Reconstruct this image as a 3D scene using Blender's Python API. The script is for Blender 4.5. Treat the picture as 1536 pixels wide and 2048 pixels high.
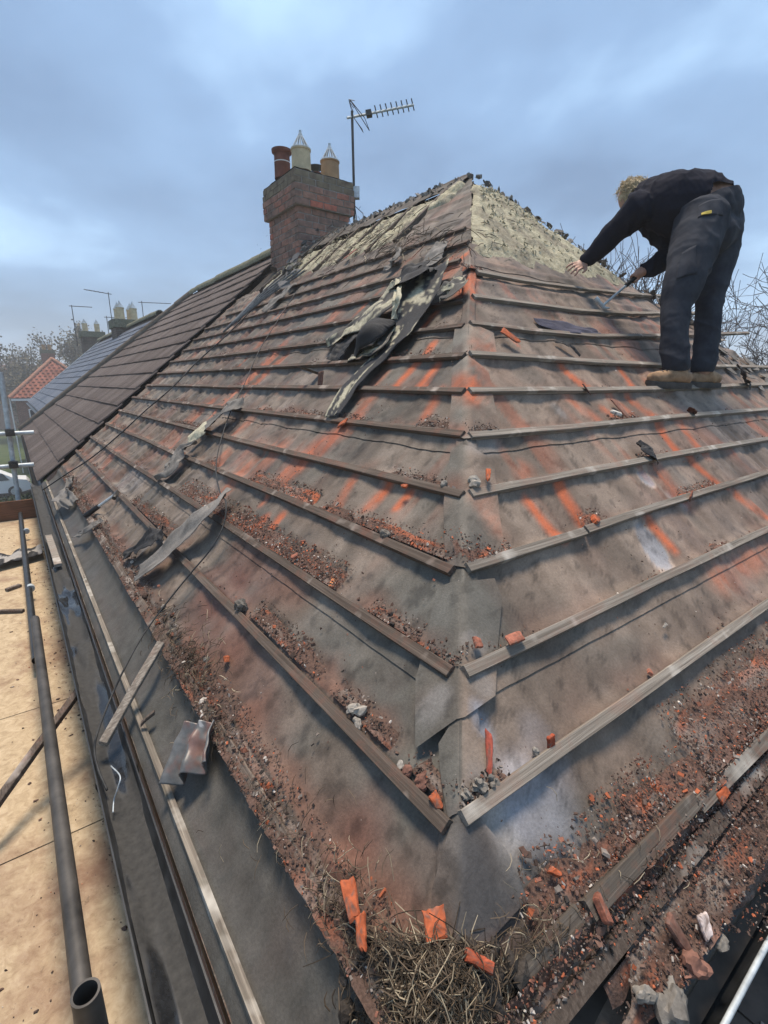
import bpy, bmesh, math, random
import numpy as np
from mathutils import Vector, Matrix
from math import sin, cos, tan, radians, pi, atan, sqrt

# ------------------------------------------------------------------ camera, sky, sun, exposure
sc = bpy.context.scene
for o in list(bpy.data.objects): bpy.data.objects.remove(o)
col = sc.collection
F_PX, HOR = 986.0, 765.0                       # focal length and horizon row of the photograph (1536 x 2048)
PITCH = atan((1024 - HOR) / F_PX)
AZ = radians(36.45)
CZ = 6.4
HAZE = 0.0036
C = np.array([0.0, 0.0, CZ])
cam_d = bpy.data.cameras.new('camera'); cam = bpy.data.objects.new('camera', cam_d); col.objects.link(cam)
cam.location = C; cam.rotation_euler = (pi/2 - PITCH, 0, -AZ)
cam_d.sensor_fit = 'VERTICAL'; cam_d.sensor_height = 36; cam_d.lens = 36 * F_PX / 2048
cam_d.clip_start = 0.02; cam_d.clip_end = 3000
sc.camera = cam
sc.view_settings.view_transform = 'Standard'; sc.view_settings.look = 'None'
sc.view_settings.exposure = 1.85; sc.view_settings.gamma = 1; sc.view_settings.use_curve_mapping = False

SUN_EL, SUN_ROT = radians(76), radians(25)     # rotation measured clockwise from +Y
w = bpy.data.worlds.new('World'); sc.world = w; w.use_nodes = True
nt = w.node_tree; N = nt.nodes; Lk = nt.links
bg = N['Background']; bg.inputs['Strength'].default_value = 0.1
sky = N.new('ShaderNodeTexSky'); sky.sky_type = 'NISHITA'; sky.sun_disc = False
sky.sun_elevation = SUN_EL; sky.sun_rotation = SUN_ROT
tc = N.new('ShaderNodeTexCoord')
sep = N.new('ShaderNodeSeparateXYZ'); Lk.new(tc.outputs['Generated'], sep.inputs[0])
def wmath(op, a, b=None, c=None):
    m = N.new('ShaderNodeMath'); m.operation = op
    for i, v in enumerate((a, b, c)):
        if v is None: continue
        if isinstance(v, (int, float)): m.inputs[i].default_value = v
        else: Lk.new(v, m.inputs[i])
    return m.outputs[0]
zc = wmath('ADD', wmath('MAXIMUM', sep.outputs['Z'], 0.0), 0.22)
cmb = N.new('ShaderNodeCombineXYZ')
Lk.new(wmath('DIVIDE', sep.outputs['X'], zc), cmb.inputs[0]); Lk.new(wmath('DIVIDE', sep.outputs['Y'], zc), cmb.inputs[1])
n1 = N.new('ShaderNodeTexNoise'); n1.inputs['Scale'].default_value = 0.8; n1.inputs['Detail'].default_value = 6; n1.inputs['Roughness'].default_value = 0.5
n1.inputs['Distortion'].default_value = 0.15
mp = N.new('ShaderNodeMapping'); mp.inputs['Location'].default_value = (1.3, 4.4, 0.0); mp.inputs['Rotation'].default_value = (0, 0, 0.7); mp.inputs['Scale'].default_value = (1.0, 0.85, 1)
Lk.new(cmb.outputs[0], mp.inputs[0]); Lk.new(mp.outputs[0], n1.inputs['Vector'])
rmp = N.new('ShaderNodeValToRGB'); Lk.new(n1.outputs['Fac'], rmp.inputs[0])
e = rmp.color_ramp.elements
e[0].position = 0.38; e[0].color = (0.44, 0.73, 1.20, 1)
e[1].position = 0.61; e[1].color = (1.62, 2.40, 3.30, 1)
e2 = rmp.color_ramp.elements.new(0.52); e2.color = (0.82, 1.32, 2.05, 1)
mix = N.new('ShaderNodeMix'); mix.data_type = 'RGBA'; mix.inputs['Factor'].default_value = 0.9
Lk.new(sky.outputs[0], mix.inputs['A']); Lk.new(rmp.outputs[0], mix.inputs['B'])
Lk.new(mix.outputs['Result'], bg.inputs['Color'])

sun_d = bpy.data.lights.new('sun', 'SUN'); sun_d.energy = 1.5; sun_d.angle = radians(16); sun_d.color = (1.0, 0.87, 0.72)
sun = bpy.data.objects.new('sun', sun_d); col.objects.link(sun)
sdir = Vector((sin(SUN_ROT)*cos(SUN_EL), cos(SUN_ROT)*cos(SUN_EL), sin(SUN_EL)))
sun.rotation_euler = (-sdir).to_track_quat('-Z', 'Y').to_euler(); sun.location = (5, 5, 20)

# ------------------------------------------------------------------ picture geometry: pixel -> ray -> roof plane
FH = np.array([sin(AZ), cos(AZ), 0]); RT = np.array([cos(AZ), -sin(AZ), 0]); UPW = np.array([0, 0, 1.0])
FW = cos(PITCH)*FH - sin(PITCH)*UPW; UV = sin(PITCH)*FH + cos(PITCH)*UPW
S = 0.185                                      # plan step between battens, metres
PHI = radians(40.3); T = tan(PHI)
H0 = C + S*np.array([3.14, 2.925, -4.475])     # the hip at the lowest bare batten
NLv = np.array([-sin(PHI), 0, cos(PHI)]); NRv = np.array([0, -sin(PHI), cos(PHI)])
UL = np.array([cos(PHI), 0, sin(PHI)]); UR = np.array([0, cos(PHI), sin(PHI)])
EX = np.array([1.0, 0, 0]); EY = np.array([0, 1.0, 0]); EZ = UPW
def ray(x, y): return FW + RT*(x-768)/F_PX + UV*(1024-y)/F_PX        # unit depth along the view axis
def at(x, y, zd): return C + ray(x, y)*zd
def LP(n, y, h=0.0): return H0 + np.array([n*S, y, n*S*T]) + h*NLv
def RP(n, x, h=0.0): return H0 + np.array([x, n*S, n*S*T]) + h*NRv
def pxL(x, y, h=0.0):
    d = ray(x, y); k = ((H0 + h*NLv - C) @ NLv)/(d @ NLv); P = C + d*k
    return (P[0]-H0[0]+h*sin(PHI))/S, P[1]-H0[1]
def pxR(x, y, h=0.0):
    d = ray(x, y); k = ((H0 + h*NRv - C) @ NRv)/(d @ NRv); P = C + d*k
    return (P[1]-H0[1]+h*sin(PHI))/S, P[0]-H0[0]
def onL(x, y, h=0.0): return LP(*pxL(x, y, h), h)
def onR(x, y, h=0.0): return RP(*pxR(x, y, h), h)
def atZ(x, y, z):
    d = ray(x, y); return C + d*((z-CZ)/d[2])

# ------------------------------------------------------------------ helpers
rng = np.random.default_rng(7); random.seed(7)
_TAB = np.random.default_rng(11).random((256, 256))
def vnoise(x, y, seed=0):
    x = np.asarray(x, float) + seed*17.31; y = np.asarray(y, float) + seed*9.77
    xi = np.floor(x).astype(int); yi = np.floor(y).astype(int); fx = x-xi; fy = y-yi
    fx = fx*fx*(3-2*fx); fy = fy*fy*(3-2*fy)
    a = _TAB[xi & 255, yi & 255]; b = _TAB[(xi+1) & 255, yi & 255]; c = _TAB[xi & 255, (yi+1) & 255]; d = _TAB[(xi+1) & 255, (yi+1) & 255]
    return (a*(1-fx)+b*fx)*(1-fy) + (c*(1-fx)+d*fx)*fy
def fbm(x, y, seed=0, octv=4, rough=0.5):
    s_ = 0; amp = 1; tot = 0; f_ = 1
    for k in range(octv):
        s_ = s_ + amp*vnoise(np.asarray(x)*f_, np.asarray(y)*f_, seed+k*3); tot += amp; amp *= rough; f_ *= 2.03
    return s_/tot
def sstep(a, b, x):
    t_ = np.clip((x-a)/(b-a), 0, 1); return t_*t_*(3-2*t_)
def lerp(a, b, t_): return a + (b-a)*t_

def tag(o, label=None, cat=None, group=None, kind=None):
    if label: o['label'] = label
    if cat: o['category'] = cat
    if group: o['group'] = group
    if kind: o['kind'] = kind
    return o
def setcol(me, cols):
    cols = np.asarray(cols, np.float32)
    if cols.shape[1] == 3: cols = np.hstack([cols, np.ones((len(cols), 1), np.float32)])
    ca = me.color_attributes.new('Col', 'FLOAT_COLOR', 'POINT'); ca.data.foreach_set('color', cols.ravel())
def mk(name, verts, faces, mat, parent=None, cols=None, smooth=False):
    me = bpy.data.meshes.new(name)
    verts = np.asarray(verts, float)
    me.from_pydata(verts.tolist(), [], faces.tolist() if isinstance(faces, np.ndarray) else faces)
    if cols is not None: setcol(me, cols)
    if smooth: me.polygons.foreach_set('use_smooth', [True]*len(me.polygons))
    me.materials.append(mat); me.update()
    return link(name, me, parent)
def link(name, me, parent=None):
    o = bpy.data.objects.new(name, me); col.objects.link(o)
    if parent is not None: par(o, parent)
    return o
def par(o, p):
    o.parent = p; o.matrix_parent_inverse = Matrix.Translation(-Vector(p.location)) if p.type == 'EMPTY' else Matrix.Identity(4)
def empty(name, loc, label=None, cat=None, group=None):
    o = bpy.data.objects.new(name, None); col.objects.link(o); o.location = Vector(loc); o.empty_display_size = 0.1
    return tag(o, label, cat, group)
class MB:
    """collects shapes for one mesh"""
    def __init__(s): s.v = []; s.f = []; s.c = []; s.n = 0
    def add(s, v, f, c=None):
        v = np.asarray(v, float); s.v.append(v); s.f += [tuple(int(i)+s.n for i in q) for q in f]
        if c is not None:
            c = np.asarray(c, float); s.c.append(np.tile(c, (len(v), 1)) if c.ndim == 1 else c)
        s.n += len(v); return s
    def box(s, o, ax, ay, az, c=None):
        """o = centre, ax/ay/az = half-extent vectors"""
        o = np.asarray(o, float); v = [o + i*np.asarray(ax) + j*np.asarray(ay) + k*np.asarray(az) for k in (-1, 1) for j in (-1, 1) for i in (-1, 1)]
        return s.add(v, [(0, 2, 3, 1), (4, 5, 7, 6), (0, 1, 5, 4), (2, 6, 7, 3), (0, 4, 6, 2), (1, 3, 7, 5)], c)
    def bx(s, x0, x1, y0, y1, z0, z1, c=None):
        return s.box(((x0+x1)/2, (y0+y1)/2, (z0+z1)/2), ((x1-x0)/2, 0, 0), (0, (y1-y0)/2, 0), (0, 0, (z1-z0)/2), c)
    def tube(s, pts, r, seg=8, c=None, cap=True, ell=None):
        pts = [np.asarray(p, float) for p in pts]; m = len(pts)
        if np.isscalar(r): r = [r]*m
        v = []; up = None
        for i in range(m):
            d = pts[min(i+1, m-1)] - pts[max(i-1, 0)]; d = d/(np.linalg.norm(d)+1e-9)
            if up is None:
                up = np.cross(d, EZ if abs(d[2]) < .9 else EX)
            up = up - d*(up @ d); up = up/(np.linalg.norm(up)+1e-9); sd = np.cross(d, up)
            for k in range(seg):
                a = 2*pi*k/seg; v.append(pts[i] + r[i]*(cos(a)*up + sin(a)*sd))
        f = [(i*seg+k, i*seg+(k+1) % seg, (i+1)*seg+(k+1) % seg, (i+1)*seg+k) for i in range(m-1) for k in range(seg)]
        if cap: f += [tuple(range(seg))[::-1], tuple((m-1)*seg+k for k in range(seg))]
        return s.add(v, f, c)
    def lathe(s, o, prof, seg=20, axis=EZ, c=None, close=False):
        o = np.asarray(o, float); axis = np.asarray(axis, float); axis = axis/np.linalg.norm(axis)
        u = np.cross(axis, EX if abs(axis[0]) < .9 else EY); u /= np.linalg.norm(u); w_ = np.cross(axis, u); v = []
        for (r, z) in prof:
            for k in range(seg):
                a = 2*pi*k/seg; v.append(o + axis*z + r*(cos(a)*u + sin(a)*w_))
        m = len(prof)
        f = [(i*seg+k, i*seg+(k+1) % seg, (i+1)*seg+(k+1) % seg, (i+1)*seg+k) for i in range(m-1) for k in range(seg)]
        if close: f += [tuple(range(seg))[::-1], tuple((m-1)*seg+k for k in range(seg))]
        return s.add(v, f, c)
    def build(s, name, mat, parent=None, smooth=False):
        v = np.vstack(s.v); c = np.vstack(s.c) if s.c and sum(len(q) for q in s.c) == len(v) else None
        return mk(name, v, s.f, mat, parent, c, smooth)
def grid_faces(nu, nv):
    i = np.arange(nu-1)[:, None]*nv + np.arange(nv-1)[None, :]
    return np.stack([i, i+1, i+nv+1, i+nv], -1).reshape(-1, 4)
def smooth_angle(o, ang=40):
    me = o.data; me.polygons.foreach_set('use_smooth', [True]*len(me.polygons))
    try: me.set_sharp_from_angle(angle=radians(ang))
    except Exception: pass
    return o

# ------------------------------------------------------------------ materials
def newmat(name, rough=0.8, spec=0.3):
    m = bpy.data.materials.new(name); m.use_nodes = True; t_ = m.node_tree
    b = t_.nodes['Principled BSDF']; b.inputs['Roughness'].default_value = rough
    b.inputs['Specular IOR Level'].default_value = spec
    return m, t_, b
def nd(t_, kind, **kw):
    n_ = t_.nodes.new(kind)
    for k, v in kw.items():
        if k in n_.inputs: n_.inputs[k].default_value = v
        else: setattr(n_, k, v)
    return n_
def noise_node(t_, scale, detail=4, rough=.55, coord='Object', mapscale=None, dist=0.0):
    tc_ = nd(t_, 'ShaderNodeTexCoord'); n_ = nd(t_, 'ShaderNodeTexNoise', Scale=scale, Detail=detail, Roughness=rough, Distortion=dist)
    src = tc_.outputs[coord]
    if mapscale:
        mp_ = nd(t_, 'ShaderNodeMapping'); mp_.inputs['Scale'].default_value = mapscale; t_.links.new(src, mp_.inputs[0]); src = mp_.outputs[0]
    t_.links.new(src, n_.inputs['Vector']); return n_
def ramp(t_, src, stops):
    r_ = nd(t_, 'ShaderNodeValToRGB'); t_.links.new(src, r_.inputs[0]); el = r_.color_ramp.elements
    el[0].position, el[0].color = stops[0][0], (*stops[0][1], 1); el[1].position, el[1].color = stops[-1][0], (*stops[-1][1], 1)
    for p_, c_ in stops[1:-1]:
        q = el.new(p_); q.color = (*c_, 1)
    return r_.outputs[0]
def mixc(t_, a, b, fac, mode='MIX'):
    m_ = nd(t_, 'ShaderNodeMix', data_type='RGBA', blend_type=mode)
    for k, v in (('A', a), ('B', b)):
        s_ = m_.inputs[k]
        if isinstance(v, tuple): s_.default_value = (*v, 1)
        else: t_.links.new(v, s_)
    if isinstance(fac, (int, float)): m_.inputs['Factor'].default_value = fac
    else: t_.links.new(fac, m_.inputs['Factor'])
    return m_.outputs['Result']
def bump(t_, b, src, strength=.3, dist=.01, prev=None):
    bp = nd(t_, 'ShaderNodeBump', Strength=strength, Distance=dist); t_.links.new(src, bp.inputs['Height'])
    if prev is not None: t_.links.new(prev, bp.inputs['Normal'])
    t_.links.new(bp.outputs[0], b.inputs['Normal']); return bp.outputs[0]
def attr_mat(name, rough=.85, spec=.25, fine=120, fine_amt=(.72, 1.25), bump_s=.35, bump_d=.004, alpha_gloss=False, mid=0):
    m, t_, b = newmat(name, rough, spec)
    a = nd(t_, 'ShaderNodeAttribute', attribute_name='Col')
    n_ = noise_node(t_, fine, 5, .6)
    g = ramp(t_, n_.outputs['Fac'], [(.28, (fine_amt[0],)*3), (.72, (fine_amt[1],)*3)])
    c = mixc(t_, a.outputs['Color'], g, 1.0, 'MULTIPLY')
    if mid:
        n2 = noise_node(t_, mid, 4, .6); g2 = ramp(t_, n2.outputs['Fac'], [(.3, (.78, .76, .74)), (.7, (1.2, 1.2, 1.2))])
        c = mixc(t_, c, g2, 1.0, 'MULTIPLY')
    t_.links.new(c, b.inputs['Base Color'])
    if alpha_gloss:
        mr = nd(t_, 'ShaderNodeMapRange'); mr.inputs['To Min'].default_value = 0.36; mr.inputs['To Max'].default_value = 0.80
        t_.links.new(a.outputs['Alpha'], mr.inputs['Value']); t_.links.new(mr.outputs[0], b.inputs['Roughness'])
    p_ = bump(t_, b, n_.outputs['Fac'], bump_s, bump_d)
    return m
def plain(name, c, rough=.7, spec=.3, metal=0, nscale=25, amt=.25, bump_s=.15, bump_d=.003, c2=None, mapscale=None):
    m, t_, b = newmat(name, rough, spec); b.inputs['Metallic'].default_value = metal
    n_ = noise_node(t_, nscale, 5, .6, mapscale=mapscale)
    if c2 is None: c2 = tuple(min(1, v*(1+amt)) for v in c); c1 = tuple(v*(1-amt) for v in c)
    else: c1 = c
    t_.links.new(ramp(t_, n_.outputs['Fac'], [(.32, c1), (.68, c2)]), b.inputs['Base Color'])
    if bump_s: bump(t_, b, n_.outputs['Fac'], bump_s, bump_d)
    return m
def wood_mat(name, c1, c2, axis='Y', dust=(.30, .10, .06), dust_amt=.5, pale=(.50, .46, .41)):
    m, t_, b = newmat(name, .88, .2)
    ms = {'X': (1.2, 60, 60), 'Y': (60, 1.2, 60), 'Z': (60, 60, 1.2)}[axis]
    g = noise_node(t_, 2.2, 6, .65, mapscale=ms, dist=.6)
    oi = nd(t_, 'ShaderNodeObjectInfo')
    base = ramp(t_, g.outputs['Fac'], [(.3, tuple(v*.55 for v in c1)), (.5, c1), (.72, c2)])
    vr = ramp(t_, oi.outputs['Random'], [(0, (.8, .78, .76)), (1, (1.18, 1.18, 1.16))])
    base = mixc(t_, base, vr, 1, 'MULTIPLY')
    p = noise_node(t_, 6, 3, .6); pm = ramp(t_, p.outputs['Fac'], [(.58, (0, 0, 0)), (.72, (1, 1, 1))])
    base = mixc(t_, base, pale, pm); 
    d = noise_node(t_, 9, 5, .7); dm = ramp(t_, d.outputs['Fac'], [(.5, (0, 0, 0)), (.75, (dust_amt,)*3)])
    base = mixc(t_, base, dust, dm)
    # keep the pale part weak
    t_.links.new(base, b.inputs['Base Color'])
    bump(t_, b, g.outputs['Fac'], .5, .003)
    return m
M = {}
M['felt'] = attr_mat('felt', .85, .3, 150, (.80, 1.16), .4, .003, True, 14)
M['debris'] = attr_mat('debris', .92, .15, 180, (.55, 1.4), .6, .004)
M['shard'] = attr_mat('shard', .9, .2, 90, (.7, 1.25), .4, .003)
M['tornfelt'] = attr_mat('torn_felt', .82, .3, 110, (.7, 1.25), .4, .003)
M['wool'] = attr_mat('mineral_wool', 1, .05, 70, (.72, 1.2), .7, .012, False, 26)
M['straw'] = attr_mat('straw', .85, .2, 60, (.75, 1.2), 0, .001)
M['brick'] = None
M['batL'] = wood_mat('batten_wood_brown', (.098, .076, .062), (.175, .142, .118), 'Y', (.22, .085, .055), .55, (.34, .29, .25))
M['batR'] = wood_mat('batten_wood_grey', (.20, .172, .145), (.36, .325, .285), 'X', (.26, .11, .07), .35, (.46, .42, .37))
M['batE'] = wood_mat('dirty_batten_wood', (.10, .085, .072), (.19, .165, .14), 'X', (.16, .075, .05), .9, (.34, .31, .27))
M['wood'] = wood_mat('old_wood', (.20, .16, .125), (.36, .30, .24), 'Y', (.2, .1, .07), .3)
M['fascia'] = wood_mat('fascia_wood', (.17, .145, .12), (.34, .30, .25), 'Y', (.10, .10, .075), .7, (.45, .42, .37))
M['rafter'] = plain('rafter_wood', (.13, .10, .08), .85, .2, 0, 12, .35)
M['board'] = plain('roof_board', (.05, .042, .036), .9, .15, 0, 9, .4)
M['blackplastic'] = plain('black_plastic', (.022, .023, .024), .42, .4, 0, 18, .5, .15, .004)
M['steel'] = plain('galvanised_steel', (.46, .50, .52), .5, .45, .2, 22, .25, .1, .002)
M['darksteel'] = plain('dirty_steel_tube', (.062, .056, .050), .55, .4, .3, 9, .5, .06, .001)
M['lead'] = plain('lead_sheet', (.12, .125, .125), .5, .45, .15, 14, .55, .3, .004)
M['rubber'] = plain('black_rubber', (.02, .02, .022), .6, .3, 0, 30, .4)
M['cable'] = plain('dark_cable', (.03, .03, .03), .6, .3, 0, 40, .4)
M['mortar'] = plain('mortar', (.30, .275, .25), .95, .1, 0, 30, .35, .5, .006)
M['moss'] = plain('mossy_mortar', (.10, .105, .06), .95, .1, 0, 22, .5, .6, .01, c2=(.24, .225, .17))

# ------------------------------------------------------------------ the setting: ground, road, pavement
def brick_mat(name, c1, c2, mort, scale=1.0):
    m, t_, b = newmat(name, .92, .15)
    g = nd(t_, 'ShaderNodeNewGeometry'); tc_ = nd(t_, 'ShaderNodeTexCoord')
    sx = nd(t_, 'ShaderNodeSeparateXYZ'); t_.links.new(tc_.outputs['Object'], sx.inputs[0])
    ad = nd(t_, 'ShaderNodeMath', operation='ADD'); t_.links.new(sx.outputs['X'], ad.inputs[0]); t_.links.new(sx.outputs['Y'], ad.inputs[1])
    cb = nd(t_, 'ShaderNodeCombineXYZ'); t_.links.new(ad.outputs[0], cb.inputs[0]); t_.links.new(sx.outputs['Z'], cb.inputs[1])
    br = nd(t_, 'ShaderNodeTexBrick', Scale=1.0/scale); t_.links.new(cb.outputs[0], br.inputs['Vector'])
    br.inputs['Brick Width'].default_value = .225; br.inputs['Row Height'].default_value = .075; br.inputs['Mortar Size'].default_value = .008
    br.inputs['Color1'].default_value = (*c1, 1); br.inputs['Color2'].default_value = (*c2, 1); br.inputs['Mortar'].default_value = (*mort, 1)
    n_ = noise_node(t_, 3, 5, .65); c = mixc(t_, br.outputs['Color'], ramp(t_, n_.outputs['Fac'], [(.3, (.7, .7, .7)), (.7, (1.2, 1.2, 1.2))]), 1, 'MULTIPLY')
    t_.links.new(c, b.inputs['Base Color']); bump(t_, b, br.outputs['Fac'], -.4, .01)
    return m
M['wallbrick'] = brick_mat('wall_brick', (.20, .085, .055), (.27, .12, .075), (.30, .27, .24))
M['grass'] = plain('grass', (.035, .06, .02), .95, .1, 0, .8, .4, .4, .05, c2=(.075, .095, .035))
M['asphalt'] = plain('asphalt', (.055, .055, .056), .9, .2, 0, 3, .25, .3, .01)
M['paving'] = plain('paving', (.20, .19, .175), .9, .2, 0, 2.5, .2, .2, .01)
M['hedge'] = plain('hedge_leaf', (.012, .024, .010), .8, .2, 0, 8, .5, 0, .01, c2=(.035, .06, .022))
M['glass'] = plain('window_glass', (.03, .035, .04), .12, .5, 0, 2, .3, 0)
M['whitepaint'] = plain('white_paint', (.72, .72, .70), .5, .4, 0, 6, .08, .05)
M['slate'] = attr_mat('slate', .6, .4, 20, (.75, 1.2), .2, .004)
M['pantile'] = attr_mat('clay_pantile', .85, .2, 18, (.75, 1.2), .2, .004)
def sheet(name, x0, x1, y0, y1, z, mat, label, kind='structure', n=2):
    xs = np.linspace(x0, x1, n); ys = np.linspace(y0, y1, n); X, Y = np.meshgrid(xs, ys, indexing='ij')
    o = mk(name, np.stack([X, Y, np.full_like(X, z)], -1).reshape(-1, 3), grid_faces(n, n)[:, ::-1], mat)
    return tag(o, label, None, None, kind)
sheet('ground', -1500, 1500, -1500, 1500, 0.0, M['grass'], 'grassy ground of gardens around the houses', n=9)
sheet('road', -9.5, -4.2, -60, 140, 0.004, M['asphalt'], 'grey asphalt road running past the row of houses')
sheet('road', -120, 120, 34.0, 39.5, 0.008, M['asphalt'], 'asphalt side road crossing at the end of the row')
b_ = MB(); b_.bx(-4.2, -2.6, -60, 32.5, -.2, .11); tag(b_.build('pavement', M['paving']), 'pale pavement with a raised kerb along the road', None, None, 'structure')

# ------------------------------------------------------------------ the neighbour's tiled half of the building
def yseam(n): return (35.9 + .215*(n+2.8))*S           # where our stripped roof meets the tiles
def yhip2(n): return (79.8 - .66*n)*S                   # far hip of the pair of houses
NB_BOT, NB_TOP, HB = -2.35, 18.15, .035
M['ctile'] = None
def ctile_mat():
    m, t_, b = newmat('concrete_tile', .93, .15)
    oi = nd(t_, 'ShaderNodeObjectInfo')
    n_ = noise_node(t_, 5, 6, .65); f_ = noise_node(t_, 90, 4, .6)
    c = ramp(t_, n_.outputs['Fac'], [(.3, (.082, .066, .060)), (.55, (.13, .106, .096)), (.75, (.19, .16, .142))])
    c = mixc(t_, c, ramp(t_, oi.outputs['Random'], [(0, (.78, .76, .75)), (1, (1.2, 1.2, 1.2))]), 1, 'MULTIPLY')
    c = mixc(t_, c, ramp(t_, f_.outputs['Fac'], [(.3, (.75,)*3), (.7, (1.25,)*3)]), 1, 'MULTIPLY')
    t_.links.new(c, b.inputs['Base Color']); bump(t_, b, f_.outputs['Fac'], .4, .004)
    return m
M['ctile'] = ctile_mat()
nb = empty('neighbour_house', LP(-3, 11.5) * np.array([1, 1, 0]), 'neighbouring half of the house under brown ribbed concrete tiles', 'house')
G = S/cos(PHI)
ncourse = 15; gauge = (NB_TOP-NB_BOT)*G/ncourse; TW = .332
def tile_mesh():
    prof = []; nr = 7                                   # ribbed cross-section
    for k in range(nr):
        u0 = -TW/2 + TW*k/nr; d = TW/nr
        prof += [(u0+.002, 0.0), (u0+.012, .010), (u0+d-.014, .011), (u0+d-.004, .001)]
    Lh = gauge + .06; v = []; f = []; m = len(prof)
    for (vv, zz) in ((-.0, .022), (Lh, -.004)):
        for (u, h) in prof: v.append((-u, vv, zz+h))
    for (u, h) in prof: v.append((-u, 0.0, .008))
    f = [(i, i+1, m+i+1, m+i) for i in range(m-1)] + [(i+1, i, 2*m+i, 2*m+i+1) for i in range(m-1)]
    f += [(0, m, 2*m), (m-1, 3*m-1, 2*m-1)]
    me = bpy.data.meshes.new('roof_tile'); me.from_pydata(v, [], f); me.materials.append(M['ctile']); me.update(); return me
TM = tile_mesh()
Rm = Matrix(((0, UL[0], NLv[0]), (-1, UL[1], NLv[1]), (0, UL[2], NLv[2]))).to_4x4()
slope_nb = mk('roof_slope', [LP(NB_BOT, yseam(NB_BOT)+.03, .005), LP(NB_TOP, yseam(NB_TOP)+.03, .005), LP(NB_TOP, yhip2(NB_TOP), .005), LP(NB_BOT, yhip2(NB_BOT), .005)], [(0, 1, 2, 3)], M['board'], nb)
for k in range(ncourse):
    n0 = NB_BOT + k*gauge/G; ys_, ye_ = yseam(n0+.7), yhip2(n0)
    off = 0 if k % 2 == 0 else TW/2
    j = 0
    while True:
        yc = ys_ + off*0 + .165 + j*TW + (TW*.5 if k % 2 else 0) + random.uniform(-.004, .004); j += 1
        if yc - TW/2 > ye_: break
        P = LP(n0, yc, HB + random.uniform(-.003, .004))
        mat4 = Matrix.Translation(Vector(P)) @ Rm @ Matrix.Rotation(random.uniform(-.006, .006), 4, 'Z')
        if yc + TW/2 > yhip2(n0 + gauge/G + .3):          # cut along the hip
            me = TM.copy(); bm = bmesh.new(); bm.from_mesh(me); bm.transform(mat4)
            a = Vector(LP(0, yhip2(0), 0)); d = (Vector(LP(10, yhip2(10), 0)) - a); nn = d.cross(Vector(NLv)).normalized()
            if nn.y < 0: nn = -nn
            bmesh.ops.bisect_plane(bm, geom=bm.verts[:]+bm.edges[:]+bm.faces[:], plane_co=a, plane_no=nn, clear_outer=True)
            if not bm.faces: bm.free(); continue
            bm.to_mesh(me); bm.free(); link('roof_tile', me, slope_nb)
        else:
            o = link('roof_tile', TM, slope_nb); o.matrix_local = mat4
    if k % 2:                                            # half tile at the seam
        o = link('roof_tile', TM, slope_nb); o.matrix_local = Matrix.Translation(Vector(LP(n0, ys_+.083, HB))) @ Rm @ Matrix.Diagonal((.5, 1, 1, 1))
M['ridgetile'] = plain('ridge_tile', (.075, .062, .052), .93, .15, 0, 9, .45, .4, .005, c2=(.15, .125, .10))
def half_round(A, B, r, k, nm, parent, mat, upv, sag=0, cnt=None):
    A = np.asarray(A); B = np.asarray(B); Ln = np.linalg.norm(B-A); cnt = cnt or int(Ln/.45); d = (B-A)/Ln
    sd = np.cross(d, upv); sd /= np.linalg.norm(sd); up_ = np.cross(sd, d)
    for i in range(cnt):
        p = A + d*Ln*i/cnt; q = A + d*Ln*((i+1)/cnt) + d*.02; mb = MB(); v = []
        jit = random.uniform(-.008, .008); nseg = 10
        for (pp, rr) in ((p, r), (q, r*1.05), (q, r*.88), (p, r*.84)):
            for a in np.linspace(-.12, pi+.12, nseg): v.append(pp + up_*(jit + rr*sin(a)) + sd*rr*cos(a))
        f = []
        for s0, s1 in ((0, 1), (1, 2), (2, 3), (3, 0)):
            f += [(s0*nseg+a, s0*nseg+a+1, s1*nseg+a+1, s1*nseg+a) for a in range(nseg-1)]
        mb.add(v, f); o = mb.build(nm, mat, parent); smooth_angle(o, 50)
half_round(LP(18.35, yseam(18)+.35, .02), LP(18.3, yhip2(18.2)-.05, .02), .135, 0, 'ridge_tile', nb, M['moss'], EZ)
half_round(LP(18.2, yhip2(18.2), .03), LP(-2.3, yhip2(-2.3), .03), .115, 0, 'hip_tile', nb, M['ridgetile'], EZ)
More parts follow.
